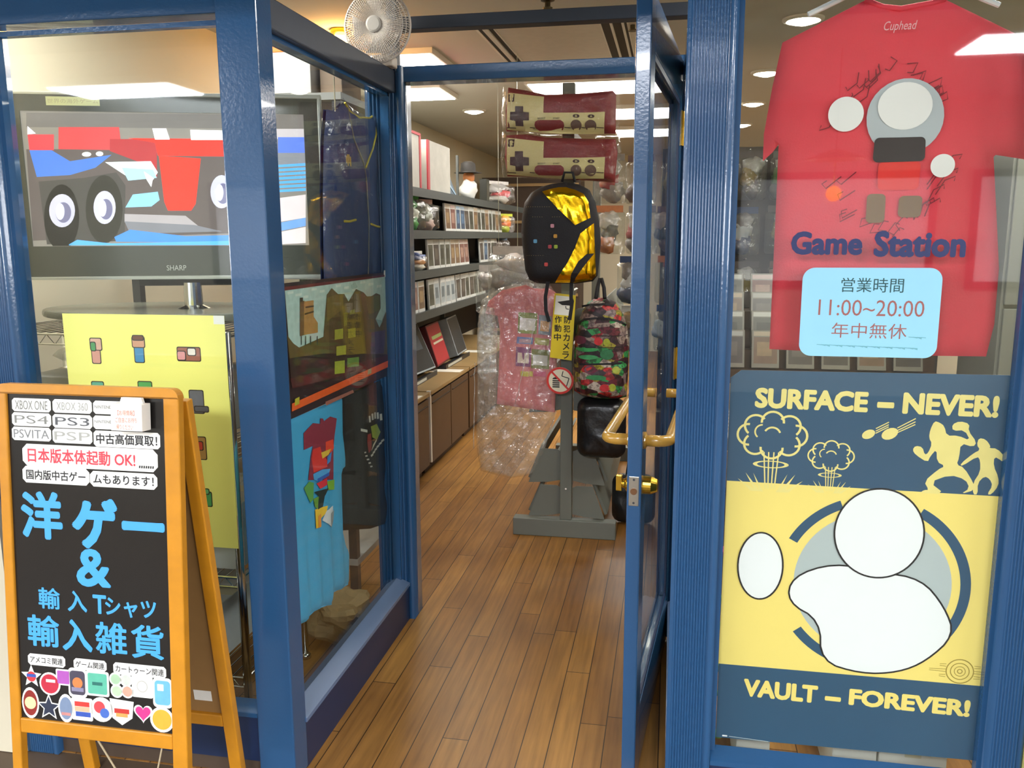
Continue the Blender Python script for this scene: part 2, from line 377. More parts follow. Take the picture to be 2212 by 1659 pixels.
for nm, x, s in (('window_6', -6.99, 1), ('window_7', 5.99, -1)):
    ew = root(nm, (x, -1.6, 0)); tag(ew, 'bright glazed end doors of the arcade, ' + ('to one side' if s > 0 else 'to the poster side') + ' of the shop', 'window')
    MB().box((-.01, -1.9, 1.15), (.01, 1.9, 2.05), mat('daylit_glazing', 'f2f7ff', .4, emit=12, var=.2, vscale=1.5)).build('pane', ew)
    fr = MB()
    for lo, hi in (((-.04, -1.96, 0), (.03, 1.96, 1.15)), ((-.04, -1.96, 2.05), (.03, 1.96, 2.3)), ((-.04, -.04, 1.15), (.03, .04, 2.05)), ((-.04, -1.96, 1.15), (.03, -1.9, 2.05)), ((-.04, 1.9, 1.15), (.03, 1.96, 2.05))): fr.box(lo, hi, DGREY)
    fr.build('window_frame', ew)
sbox('wall_arcade_end', (-7.1, -4.2, 0), (-7.0, 1.9, 2.7), MATS['arcade_wall_paint']); sbox('wall_arcade_end', (6.0, -4.2, 0), (6.1, 1.9, 2.7), MATS['arcade_wall_paint'])
for x, y, sx in ((-4.15, -2.2, 1.0), (-.9, -1.6, 1.2), (2.3, -1.8, 1.2)):
    r = thing('arcade_light_fitting', 'white ceiling light fitting in the arcade, ' + ('far to one side' if x < -3 else 'near the middle' if x < 0 else 'towards the poster side'), 'light', (x, y, 2.62), 'arcade ceiling lights')
    MB().box((-sx / 2 - .03, -.29, -.05), (sx / 2 + .03, .29, 0), WHITEP).build('housing', r)
    MB().box((-sx / 2, -.25, -.053), (sx / 2, .25, -.05), LAMPC).build('diffuser', r)
ob = thing('pendant_lamp', 'small orange pendant lamp hanging in the arcade behind the viewer', 'light', (1.02, -2.0, 2.62))
MB().tube([(0, 0, 0), (0, 0, -.66)], .004, BLACK, 6).build('cord', ob)
MB().lathe([(.03, -.62), (.19, -.68), (.185, -.685), (.03, -.64)], BRASS, 28).build('lamp_shade', ob)
MB().blob((0, 0, -.9), .05, .05, .05, mat('orange_bulb', 'ff9a3a', .5, emit=5, var=0)).tube([(0, 0, -.66), (0, 0, -.86)], .005, BRASS, 6).build('bulb', ob)

# ---- storefront posts: reeded face as one outline pulled up
def reeded(x0, x1, y0, y1, z1, name, ridges=11, dep=.004):
    o = [(x1, y1), (x0, y1), (x0, y0)]
    w = (x1 - x0) * .74; a = x0 + .008; p = w / ridges
    for i in range(ridges):
        for j in range(7): o.append((a + p * (i + j / 7), y0 + dep * (1 - math.sin(math.pi * j / 7))))
    o += [(a + w, y0 + dep), (a + w + .003, y0 + dep), (a + w + .004, y0), (x1, y0)]
    n = len(o); vs = [(x, y, 0) for x, y in o] + [(x, y, z1) for x, y in o]
    m = MB(); m.add(vs, [(i, (i + 1) % n, n + (i + 1) % n, n + i) for i in range(n)], BLUE); m.poly(vs[:n], BLUE); m.poly(vs[n:], BLUE)
    return struct(m.build(name, smooth='side'))
def plain_post(x0, x1, y0, y1, z1, name): return sbox(name, (x0, y0, 0), (x1, y1, z1), BLUE, bevel=.004)
reeded(-1.78, -1.682, 1.914, 1.995, 2.1, 'trim_1')
plain_post(-1.06, -.957, 1.914, 1.995, 2.1, 'trim_2')
reeded(.018, .123, 1.914, 1.995, 2.1, 'trim_3', 12)
reeded(.735, .808, 1.914, 1.995, 2.1, 'trim_4', 8)
reeded(-1.072, -.936, 2.93, 3.03, 2.035, 'trim_5', 7, .009)
reeded(.018, .15, 2.95, 3.03, 2.035, 'trim_6', 6, .006)
sbox('trim_7', (-1.0, 2.97, 2.035), (-.965, 3.01, 2.45), mat('grey_post_paint', '6d7076', .5))
sbox('trim_8', (-1.78, 1.92, 1.968), (-.96, 1.985, 2.25), BLUE, .004)             # heads of the two front windows
sbox('trim_12', (.02, 1.92, 1.968), (.81, 1.985, 2.25), BLUE, .004)
sbox('trim_13', (-.965, 2.96, 2.158), (.15, 3.02, 2.2), mat('dark_transom_bar', '2c3440', .5), .003)
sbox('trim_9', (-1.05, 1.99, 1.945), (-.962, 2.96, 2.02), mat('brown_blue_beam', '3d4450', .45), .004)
sbox('trim_10', (-.94, 2.95, 1.983), (.02, 3.03, 2.035), BLUE, .003)             # door head
sbox('trim_11', (.022, 1.99, 1.945), (.12, 2.96, 2.02), BLUE, .004)
# windows: base, sill, stop and pane each
def window(nm, label, fl, a0, a1, z0, z1, depth, base_mat, sill, base_lo=.0):
    r = root(nm, fl.O); tag(r, label, 'window')
    MB().prism(fl, [(a0, base_lo), (a1, base_lo), (a1, z0 - .02), (a0, z0 - .02)], -depth, 0, base_mat).build('window_base', r)
    sb = MB(); q = [fl.L(a, b, k) for a, b, k in ((a0, z0 - .02, .004), (a1, z0 - .02, .004), (a1, z0 - .008, .004), (a0, z0 - .008, .004), (a0, z0 + .012, -depth * .5), (a1, z0 + .012, -depth * .5), (a1, z0 - .02, -depth), (a0, z0 - .02, -depth))]
    sb.add(q, [(0, 1, 2, 3), (3, 2, 5, 4), (4, 5, 6, 7), (0, 3, 4, 7), (1, 2, 5, 6)], sill); sb.build('sill', r)
    st = MB(); s = .012
    for p in ([(a0, z0), (a0 + s, z0), (a0 + s, z1), (a0, z1)], [(a1 - s, z0), (a1, z0), (a1, z1), (a1 - s, z1)], [(a0, z1 - s), (a1, z1 - s), (a1, z1), (a0, z1)]): st.prism(fl, p, -depth * .62, -depth * .3, BLUE)
    st.build('window_frame', r)
    MB().prism(fl, [(a0 + .002, z0), (a1 - .002, z0), (a1 - .002, z1 - .002), (a0 + .002, z1 - .002)], -depth * .47 - .005, -depth * .47, GLASS).build('pane', r)
    return r
SILL = mat('sill_paint', '5d7090', .35, var=.05)
window('window_1', 'wide shop window with blue frame behind the folding sign', Flat((-1.37, 1.92, 0)), -.312, .31, .20, 1.957, .07, NAVY, BLUE, .05)
window('window_2', 'shop window along the entrance recess with the landscape poster', Flat((-.957, 2.46, 0), (0, 1, 0)), -.47, .47, .155, 1.945, .09, NAVY, SILL)
window('window_3', 'shop window with the red shirt and navy poster', Flat((.43, 1.92, 0)), -.306, .306, .205, 1.957, .07, NAVY, BLUE, .05)
window('window_4', 'narrow glass side wall behind the open door', Flat((.022, 2.46, 0), (0, -1, 0)), -.47, .47, .155, 1.945, .09, NAVY, SILL)
sbox('baseboard_front', (-1.68, 1.935, 0), (-1.06, 1.985, .05), PLINTH)
sbox('baseboard_front', (.12, 1.935, 0), (.74, 1.985, .05), PLINTH)
# ---- the door leaf, open towards the viewer
door = root('door_1', (.02, 2.945, 0)); door.rotation_euler = (0, 0, math.radians(-5.1)); tag(door, 'blue glazed shop door standing open', 'door')
LW = .9; T = .036; Z0, Z1 = .012, 2.01
lf = MB()
lf.box((-T, -LW, Z0), (0, -LW + .085, Z1), BLUE); lf.box((-T, -.085, Z0), (0, -.004, Z1), BLUE)
lf.box((-T, -LW + .085, Z1 - .13), (0, -.085, Z1), BLUE); lf.box((-T, -LW + .085, Z0), (0, -.085, .2), BLUE)
lf.build('door_frame', door, bevel=.003)
st = MB()
for k in (-.008, -T + .002):
    for lo, hi in (((k, -LW + .085, .2), (k + .006, -LW + .1, Z1 - .13)), ((k, -.1, .2), (k + .006, -.085, Z1 - .13)), ((k, -LW + .1, .2), (k + .006, -.1, .215)), ((k, -LW + .1, Z1 - .145), (k + .006, -.1, Z1 - .13))): st.box(lo, hi, NAVY)
st.build('glazing_bead', door)
MB().box((-.021, -LW + .086, .201), (-.015, -.086, Z1 - .131), GLASS).build('pane', door)
for s, nm in ((-1, 'pull_handle'), (1, 'pull_handle')):
    x0 = -T if s < 0 else 0; h = MB(); x1 = x0 + s * .062; za = .945; pts = [(x0, -LW + .045, za), (x0 + s * .035, -LW + .045, za)]
    for i in range(7): a = math.pi / 2 * i / 6; pts.append((x1 - s * .028 * (1 - math.sin(a)), -LW + .045 + .028 * (1 - math.cos(a)), za))
    pts += [(x1, -.32, za + .02), (x1 - s * .03, -.29, za + .02), (x0, -.29, za + .02)]
    h.tube(pts, .0145, GOLDT, 12); h.build(nm, door, smooth=True)
    rz = MB(); rz.lathe([(.022, 0), (.022, .004), (.015, .007)], GOLDT, 20, (x0, -LW + .045, za), (s, 0, 0)); rz.build('handle_rose', door)
lk = MB(); zc = .828
lk.lathe([(.02, 0), (.021, .006), (.012, .012), (.011, .02)], BRASS, 20, (-T, -LW + .05, zc), (-1, 0, 0)); lk.box((-T - .034, -LW + .044, zc - .02), (-T - .018, -LW + .056, zc + .022), BRASS); lk.build('thumb_turn', door, bevel=.002)
cy = MB(); cy.lathe([(.024, 0), (.023, .02), (.017, .034), (.015, .036)], BRASS, 24, (0, -LW + .05, zc), (1, 0, 0)); cy.build('lock_cylinder', door, smooth=False)
pl = MB(); pl.box((-T * .5 - .0125, -LW - .0015, zc - .042), (-T * .5 + .0125, -LW + .001, zc + .034), STEEL); pp = pl.build('latch_plate', door, bevel=.001)
bt = MB(); bt.lathe([(.0085, 0), (.0085, .003)], mat('bronze_bolt', '8d6a50', .4, metal=1), 16, (-T * .5, -LW - .0015, zc - .004), (0, -1, 0))
bt.lathe([(.003, 0), (.003, .001)], DGREY, 10, (-T * .5, -LW - .0015, zc - .034), (0, -1, 0)); bt.lathe([(.003, 0), (.003, .001)], DGREY, 10, (-T * .5, -LW - .0015, zc + .026), (0, -1, 0)); bt.build('bolt_face', door)
for z in (1.745, .965):
    hg = MB(); hg.tube([(.004, -.003, z), (.004, -.003, z + .11)], .008, BRASS, 12); hg.box((-.001, -.03, z), (.003, -.003, z + .11), BRASS)
    for q in (.02, .055, .09): hg.tube([(.004, -.003, z + q - .001), (.004, -.003, z + q + .001)], .009, BRASS, 12)
    hg.build('hinge', door)

# ================================================================ things on the ceiling
for i, (x, y, sx, sy) in enumerate(PANELS):
    names = ['large panel light behind the top of the goods stand', 'panel light second in the row deeper in the shop', 'panel light third in the row, farthest into the shop', 'panel light seen beside the round fan', 'panel light seen over the navy baseball shirt', 'panel light over the red shirt window', 'panel light over the right side of the shop', 'panel light added over the television to brighten the left window', 'panel light added behind the red shirt to brighten the right window']
    r = thing('panel_light', 'lit white ceiling ' + names[i], 'light', (x, y, 2.45), 'lit ceiling panels')
    MB().box((-sx / 2 - .02, -sy / 2 - .02, -.03), (sx / 2 + .02, sy / 2 + .02, 0), WHITEP).build('housing', r)
    MB().box((-sx / 2, -sy / 2, -.034), (sx / 2, sy / 2, -.03), LAMP).build('diffuser', r)
def downlight(x, y, label):
    r = thing('downlight', label, 'light', (x, y, 2.45), 'round downlights')
    MB().lathe([(.095, 0), (.095, -.008), (.078, -.014), (.07, -.004)], WHITEP, 28).build('rim', r)
    MB().lathe([(.07, -.004), (.05, -.022), (.02, -.03)], DOWN, 24).build('lamp_face', r)
for (x, y), w in zip(((.57, 4.35), (.54, 5.66), (.572, 6.91), (.587, 8.17)), ('nearest of the row above the red shirt shoulder', 'second of the row beside the red shirt', 'third of the row beside the red shirt', 'farthest of the row beside the red shirt')):
    downlight(x, y, 'round white downlight, ' + w)
downlight(-1.588, 6.84, 'round white downlight over the wall shelves, left of the cushions')
r = thing('spot_bulb', 'glowing orange bulb on the ceiling beside the fan', 'light', (-1.62, 4.12, 2.45))
MB().lathe([(.05, 0), (.05, -.02), (.025, -.035)], BRASS, 20).build('lamp_holder', r)
MB().blob((0, 0, -.055), .042, .042, .035, BULB).build('bulb', r)
pl_ = bpy.data.lights.new('spot_bulb_light', 'POINT'); pl_.energy = 1.6; pl_.color = (1, .55, .2); pl_.shadow_soft_size = .05
po = bpy.data.objects.new('spot_bulb_light', pl_); COL.objects.link(po); po.location = (-1.62, 4.12, 2.33)
r = thing('air_conditioner', 'ceiling cassette air conditioner with two dark slots above the door', 'air conditioner', (-.6, 4.62, 2.45))
MB().box((-.37, -.62, -.012), (.42, .6, 0), mat('aircon_panel', 'd5d0c4', .35)).build('panel', r, bevel=.004)
for x, w in ((-.35, .075), (.24, .12)):
    sl = MB(); sl.box((x, -.57, -.014), (x + w, .55, -.011), mat('vent_black', '1a1a18', .6)); sl.build('vent_slot', r)
    bl = MB()
    for q in ((.33, .5) if w < .1 else (.35, .8)): bl.box((x + w * q, -.57, -.022), (x + w * q + .012, .55, -.013), WHITEP)
    bl.box((x - .006, -.58, -.017), (x, .56, -.011), WHITEP); bl.box((x + w, -.58, -.017), (x + w + .006, .56, -.011), WHITEP); bl.build('louvre', r)
for p, w in (((1183, 4), 'just above the door head'), ((1367, 53), 'beside the open door')):
    q = atz(p[0], p[1], 2.44); r = thing('sprinkler_head', 'small dark ceiling sprinkler ' + w, 'sprinkler', (q[0], q[1], 2.45))
    MB().lathe([(.03, 0), (.03, -.006), (.012, -.012), (.012, -.03), (.022, -.034), (.02, -.04)], mat('bronze_dark', '5a5240', .4, metal=1), 16).build('head', r)

# ---------------------------------------------------------------- fan on the corner of the recess
fc = at(822, 62, 2.85); fan = thing('wall_fan', 'small round white wire-guard fan on the beam over the recess', 'fan', (fc[0], 2.85, 2.02))
FW = mat('fan_white_wire', 'cfc6ba', .4); R0 = .113; zf = fc[2] - 2.02
g = MB(); c = Vector((0, -.03, zf))
for R, k in [(R0, 0), (R0 * .93, -.018)] + [(R0 * (.84 - .075 * k_), -.024 - .0015 * k_) for k_ in range(9)]: g.ring(c + Vector((0, k, 0)), (1, 0, 0), (0, 0, 1), R, .0013 if R < R0 else .004, FW, 48, 5)
for i in range(84):
    a = 2 * math.pi * i / 84; d = Vector((math.cos(a), 0, math.sin(a)))
    g.tube([c + d * .022 + Vector((0, -.037, 0)), c + d * R0 * .75 + Vector((0, -.03, 0)), c + d * R0 * .93 + Vector((0, -.018, 0)), c + d * R0, c + d * R0 * .9 + Vector((0, .035, 0)), c + d * R0 * .5 + Vector((0, .05, 0))], .0012, FW, 4)
g.build('guard', fan, smooth=True)
MB().lathe([(.026, -.002), (.026, .003), (.02, .006)], mat('fan_badge', 'b7b2a8', .4), 24, c + Vector((0, -.037, 0)), (0, -1, 0)).build('badge', fan)
bl = MB()
for i in range(4):
    a0 = math.pi / 2 * i; vs = []
    for j in range(8):
        t = j / 7; rr_ = .018 + .075 * t; wd_ = .4 + .5 * t
        for s in (-1, 1): a = a0 + s * wd_ / 2; vs.append(c + Vector((math.cos(a) * rr_, s * .012, math.sin(a) * rr_)))
    bl.add(vs, [(2 * j, 2 * j + 1, 2 * j + 3, 2 * j + 2) for j in range(7)], mat('fan_blade_plastic', 'd8d0c6', .3))
bl.build('blade', fan, solid=.002)
MB().lathe([(.02, -.01), (.045, .03), (.045, .085), (.03, .1)], FW, 24, c, (0, 1, 0)).build('motor', fan, smooth=True)
ba = MB(); ba.tube([(0, .03, zf - .03), (0, .035, .03)], .012, FW, 12); ba.box((-.035, .005, 0), (.035, .065, .035), FW); ba.build('clamp_base', fan, bevel=.004)
# ================================================================ folding sign board in front of the window
AW = mat('orange_stained_wood', 'c8861d', .38, var=.18, vscale=18, bump=.08, bscale=40)
BOARD = mat('black_sign_board', '1f1d1b', .22, var=.2, vscale=4)
HARD = mat('hardboard_back', '9a7443', .6, var=.08)
SKY = mat('sky_blue_lettering', '46a4ea', .5, var=.03)
RED = mat('red_lettering', 'e2404e', .5, var=.03)
AB = Flat((-1.3125, 1.60, 0), (1, 0, 0), (0, .081, 1))
ab = thing('folding_sign_board', 'orange wooden folding sign board with black face standing before the left window', 'sign board', AB.O)
P = AB.P
aLo = P(11, 1250)[0] - .004; aLi = P(26, 1200)[0]; aRi = P(361, 1230)[0]; aRo = P(394, 1250)[0]
bT = P(190, 834)[1]; bTi = P(190, 853)[1]; bBt = P(200, 1570)[1]; bBb = P(205, 1602)[1]
TH = .024
m = MB(); m.prism(AB, rrect(aLo, bTi, aRo, bT, .022)[0:12] + [(aLo, bTi), (aRo, bTi)], -TH, 0, AW); m.build('top_rail', ab, bevel=.003)
for a, b in ((aLo, aLi), (aRi, aRo)): MB().prism(AB, [(a, 0), (b, 0), (b, bTi), (a, bTi)], -TH, -.001, AW).build('stile', ab, bevel=.003)
MB().prism(AB, [(aLi, bBb), (aRi, bBb), (aRi, bBt), (aLi, bBt)], -TH, -.002, AW).build('bottom_rail', ab, bevel=.003)
bd = MB().prism(AB, [(aLi - .002, bBt - .002), (aRi + .002, bBt - .002), (aRi + .002, bTi + .002), (aLi - .002, bTi + .002)], -.014, -.008, BOARD).build('board_face', ab); bd['label'] = 'glossy black board face'
K0 = -.0078
BB = Flat((-1.3125, 1.855, 0), (-1, 0, 0), (0, -.128, 1)); zt = 1.095; BB.off = Vector((0, .287, 0))
for a in (-aRo, -aLi): MB().prism(BB, [(a, 0), (a + .034, 0), (a + .034, zt), (a, zt)], -TH, 0, AW).build('back_leg', ab, bevel=.003)
for b0, b1 in ((.20, .235), (zt - .035, zt)): MB().prism(BB, [(-aRo + .034, b0), (-aLi, b0), (-aLi, b1), (-aRo + .034, b1)], -TH, -.002, AW).build('back_rail', ab, bevel=.003)
bp = MB().prism(BB, [(-aRo + .03, .23), (-aLi + .004, .23), (-aLi + .004, zt - .03), (-aRo + .03, zt - .03)], -.014, -.008, HARD); bp.build('back_panel', ab)
MB().prism(BB, [(-aRo + .06, .27), (-aRo + .11, .27), (-aRo + .11, .3), (-aRo + .06, .3)], -.0148, -.0142, WHITE).build('maker_label', ab)
rp = MB(); q0 = AB.L(P(205, 1608)[0], bBb - .004, -.012); q1 = Vector((q0[0] + .075, .09, .035)); q2 = Vector((q0[0] + .085, .2, bBb + .0)); rp.tube([q0, q0.lerp(q1, .5) - Vector((0, 0, .012)), q1, q1.lerp(q2, .5) - Vector((0, 0, .006)), q2], .0022, mat('string', 'b9a888', .8), 6); rp.build('stay_cord', ab)
def plate(x0, y0, x1, y1, txt, tm, pad=(.08, .16), bold=.012, extra=None, name='label_sticker', cut=.006):
    a0, b1 = P(x0, y0); a1, b0 = P(x1, y1); o = MB(); flatp(o, AB, chamf(a0, b0, a1, b1, cut), WHITE, K0 + .0004)
    o.prism(AB, chamf(a0, b0, a1, b1, cut), K0 - .0002, K0 + .0003, WHITE); s = o.build(name, ab)
    if txt:
        w, h = a1 - a0, b1 - b0; t = MB().text(AB, txt, a0 + w * pad[0], b0 + h * pad[1], a1 - w * pad[0] - (extra or 0) * w, b1 - h * pad[1], tm, K0 + .001, bold); t.build('lettering', s)
    return s, a0, b0, a1, b1
PALE = mat('pale_grey_lettering', '7f807a', .6); PALER = mat('faint_grey_lettering', 'a8a8a0', .6)
plate(20, 860, 105, 892, 'XBOX ONE', PALE, bold=.0); plate(108, 862.6, 194, 895, 'XBOX 360', PALER, (.1, .2), .0)
plate(20, 891, 106, 923.5, 'PS4', PALE, (.07, .2), -.006); plate(108, 895, 195, 928, 'PS3', mat('grey_lettering', '55575a', .6), (.07, .2), .0)
plate(20, 922, 106, 955, 'PSVITA', mat('mid_grey_lettering', '7d7f80', .6), (.05, .18), .0); plate(108, 926, 195, 961, 'PSP', PALER, (.05, .2), .0)
s, a0, b0, a1, b1 = plate(196, 866, 283, 898, None, None); w, h = a1 - a0, b1 - b0
MB().text(AB, 'NINTENDO', a0 + w * .04, b0 + h * .42, a0 + w * .56, b0 + h * .66, PALE, K0 + .001).text(AB, '3DS', a0 + w * .57, b0 + h * .38, a0 + w * .9, b0 + h * .7, RED, K0 + .001).build('lettering', s)
s, a0, b0, a1, b1 = plate(196, 898, 283, 931, None, None); w, h = a1 - a0, b1 - b0
MB().text(AB, 'NINTENDO', a0 + w * .04, b0 + h * .45, a0 + w * .58, b0 + h * .66, PALE, K0 + .001).text(AB, 'DS', a0 + w * .6, b0 + h * .3, a0 + w * .9, b0 + h * .7, INK, K0 + .001).build('lettering', s)
plate(197, 930.5, 342, 972, '中古高価買取！', INK, (.04, .17), .022)
s, a0, b0, a1, b1 = plate(42.5, 959, 337, 1022, '日本版本体起動 OK!', RED, (.04, .17), .022, .12, cut=.012)
fp = MB(); w = a1 - a0
for i in range(7): fp.box((0, 0, 0), (0, 0, 0), INK) if 0 else flatp(fp, AB, [(a0 + w * (.865 + i * .016), b0 + .008), (a0 + w * (.875 + i * .016), b0 + .008), (a0 + w * (.877 + i * .016), b0 + .014), (a0 + w * (.867 + i * .016), b0 + .014)], INK, K0 + .001)
fp.build('fine_print', s)
plate(43, 1007, 189, 1051, '国内版中古ゲー', INK, (.055, .2), .02, cut=.009); plate(189, 1018, 336, 1060, 'ムもあります！', INK, (.05, .2), .02, cut=.009)
def big(txt, x0, y0, x1, y1, bold):
    a0, b1 = P(x0, y0); a1, b0 = P(x1, y1); MB().text(AB, txt, a0, b0, a1, b1, SKY, K0 + .0006, bold).build('lettering', ab)
big('洋', 38, 1060, 132, 1170, .04); big('ゲ', 148, 1074, 252, 1192, .05); big('ー', 258, 1126, 352, 1153, .04); big('&', 158, 1185, 236, 1274, .03)
big('輸', 77, 1270, 126, 1320, .02); big('入', 140, 1277, 184, 1326, .028); big('T', 195, 1286, 226, 1330, .03); big('シャツ', 222, 1292, 334, 1342, .028)
big('輸', 53, 1328, 125, 1403, .022); big('入', 128, 1338, 196, 1413, .035); big('雑', 200, 1344, 271, 1420, .022); big('貨', 278, 1350, 351, 1430, .022)
plate(55, 1413.5, 136.5, 1446, 'アメコミ関連', INK, (.06, .2), .012); plate(154, 1424, 226, 1455, 'ゲーム関連', INK, (.06, .2), .012); plate(240, 1433, 355, 1470, 'カートゥーン関連', INK, (.04, .2), .012)
# picture stickers: plain coloured shapes with white borders
def C(n): return mat('sticker_' + n, n, .45, var=.12, vscale=60)
def star(ca, cb, r, q=.45, n=5, rot=0): return [(ca + (r if i % 2 == 0 else r * q) * math.sin(rot + math.pi * i / n), cb + (r if i % 2 == 0 else r * q) * math.cos(rot + math.pi * i / n)) for i in range(2 * n)]
def heart(ca, cb, r): return [(ca + r * (16 * math.sin(t) ** 3) / 17, cb + r * (13 * math.cos(t) - 5 * math.cos(2 * t) - 2 * math.cos(3 * t) - math.cos(4 * t)) / 17) for t in [i * 2 * math.pi / 30 for i in range(30)]]
def sticker(x, y, fn, r, layers, desc):
    c = P(x, y); k = abs(P(x + 1, y)[0] - c[0]); r *= k; o = MB(); o.prism(AB, fn(c[0], c[1], r * 1.13), K0, K0 + .0004, WHITE)
    for i, (f2, da, db, rr2, col) in enumerate(layers): flatp(o, AB, f2(c[0] + da * r, c[1] + db * r, rr2 * r), C(col), K0 + .0006 + .0002 * i)
    o.build('picture_sticker', ab)['label'] = desc
circ = lambda a, b, r: ell(a, b, r, r, 22)
sq = lambda a, b, r: rrect(a - r, b - r, a + r, b + r, r * .18)
tall = lambda a, b, r: rrect(a - r * .68, b - r, a + r * .68, b + r, r * .3)
cap = lambda a, b, r: ell(a, b, r * .6, r, 22)
shield = lambda a, b, r: [(a - r, b + r), (a + r, b + r * .9), (a + r * .85, b - r * .4), (a, b - r), (a - r * .8, b - r * .5)]
bar = lambda a, b, r: [(a - r, b - r * .3), (a + r, b - r * .3), (a + r, b + r * .3), (a - r, b + r * .3)]
sticker(63, 1464, star, 20, [(circ, 0, 0, .5, 'd23a3e'), (bar, 0, .1, .5, '3a56a8')], 'red and blue sticker')
sticker(103, 1480, circ, 20, [(circ, 0, 0, .95, 'c22f44'), (bar, .1, .3, .5, 'e9d8d4')], 'round crimson sticker')
sticker(132, 1466, sq, 14, [(sq, 0, 0, .92, 'b05ab4')], 'small violet sticker')
sticker(163, 1478, tall, 26, [(tall, 0, 0, .92, '4a4656'), (circ, 0, 0, .42, 'e0824a'), (bar, 0, -.5, .5, '8a86a0')], 'dark sticker with an orange spot')
sticker(206, 1480, sq, 22, [(sq, 0, 0, .94, '5fb79c'), (bar, 0, 0, .5, '2f6f66')], 'square teal sticker')
sticker(245, 1470, circ, 12, [(circ, 0, 0, .85, 'a8c8a4')], 'small green round sticker'); sticker(268, 1472, circ, 12, [(circ, 0, 0, .85, 'c9cfc4')], 'small grey round sticker')
sticker(248, 1496, circ, 12, [(circ, 0, 0, .85, 'b9d2ae')], 'small pale green round sticker'); sticker(271, 1497, circ, 12, [(circ, 0, 0, .85, 'dba48e')], 'small salmon round sticker')
sticker(303, 1486, sq, 20, [(circ, 0, 0, .6, 'bcbab0'), (circ, 0, 0, .5, 'f2f0e8')], 'white square sticker with a ring')
sticker(347, 1500, tall, 27, [(tall, 0, 0, .92, '6fb6dc'), (sq, -.15, .4, .25, 'e4eef2')], 'light blue sticker')
sticker(61, 1521, cap, 27, [(cap, 0, 0, .93, '8e2a24'), (circ, 0, 0, .45, 'f0dca0')], 'maroon and gold sticker')
sticker(101, 1531, star, 24, [(star, 0, 0, .9, '2c3448')], 'navy star sticker')
sticker(138, 1533, cap, 25, [(cap, 0, 0, .9, '7a8ca8'), (bar, 0, -.45, .4, 'c98a84')], 'grey blue sticker')
sticker(173, 1535, sq, 20, [(bar, 0, .5, .8, 'd2403a'), (bar, 0, 0, .8, 'e0b490'), (bar, .1, -.5, .8, '3a58b0')], 'red tan and blue striped sticker')
sticker(215, 1536, circ, 22, [(circ, -.2, .2, .55, 'd64a50'), (circ, .3, -.3, .45, '4a6ec0')], 'round red and blue sticker')
sticker(259, 1542, shield, 23, [(bar, 0, .1, .7, 'c23a34'), (bar, 0, -.25, .55, 'd9a25a')], 'shield sticker with a red band')
sticker(305, 1543, heart, 19, [(heart, 0, 0, .92, 'ee3a86')], 'pink heart sticker')
sticker(346, 1558, circ, 23, [(circ, 0, 0, .9, 'e9ad3c')], 'round orange sticker')
# paper box hung on the board
x0, y0 = P(259, 868); x1, y1 = P(327, 928); lb = thing('leaflet_box', 'small white paper leaflet box hung on the top corner of the folding sign', 'box', AB.O)
o = MB(); o.prism(AB, [(x0, y1), (x1, y1), (x1, y0), (x0, y0)], 0.001, .034, WHITE); o.build('tray', lb, bevel=.001)
MB().prism(AB, [(x0 + .008, y0), (x1 - .012, y0), (x1 - .016, y0 + .012), (x0 + .012, y0 + .012)], .003, .012, WHITE).build('hook_flap', lb)
t = MB(); OR = mat('orange_red_print', 'd9704a', .6)
t.text(AB, '【お得情報】', x0 + .018, y0 - .026, x1 - .018, y0 - .014, OR, .0346, .0).text(AB, 'ご自由にお持ち', x0 + .012, y0 - .042, x1 - .012, y0 - .03, OR, .0346).text(AB, '帰りください', x0 + .014, y0 - .058, x1 - .022, y0 - .046, OR, .0346); t.build('lettering', lb)

# ================================================================ right window
G = Flat((.43, 1.964, .26)); P3 = G.P
NAVYP = mat('poster_navy', '2f5470', .45, var=.05, vscale=4); YEL = mat('poster_yellow', 'fae07c', .45, var=.05, vscale=4); YELT = mat('poster_yellow_print', 'f3e08a', .45)
WH = mat('poster_white', 'f4f4f2', .45, var=.01); GRY = mat('poster_grey', 'b9c2c0', .45, var=.02); BLK = mat('poster_black', '201e1e', .45)
pst = MB(); TL, TR, BR, BL = G.pts((1580, 799), (2208, 811), (2130, 1645), (1546, 1592))
tl2, tl3 = (TL[0] + .022, TL[1] + .0), (TL[0] - .001, TL[1] - .018)
pst.prism(G, [BL, BR, TR, tl2, tl3], -.0008, 0, NAVYP, WHITE); poster = pst.build('poster'); poster.location = G.O
tag(poster, 'large navy and yellow poster with a big ring, in the window under the red shirt', 'poster')
art = MB()
def A(pts, m, k): flatp(art, G, pts, m, k)
q = G.pts((1570, 1038), (2190, 1074), (2145, 1484), (1552, 1433)); A(q, YEL, .0004)
c = P3(1882, 1262); R = abs(P3(2098, 1262)[0] - c[0]); px = R / 216
A(ell(c[0], c[1], R * .81, R * .81, 60), GRY, .0006)
A(arcband(c[0], c[1], R * .895, R * 1.0, -142, 62, 60), NAVYP, .0008); A(arcband(c[0], c[1], R * .9, R * 1.0, 112, 152, 24), NAVYP, .0008)
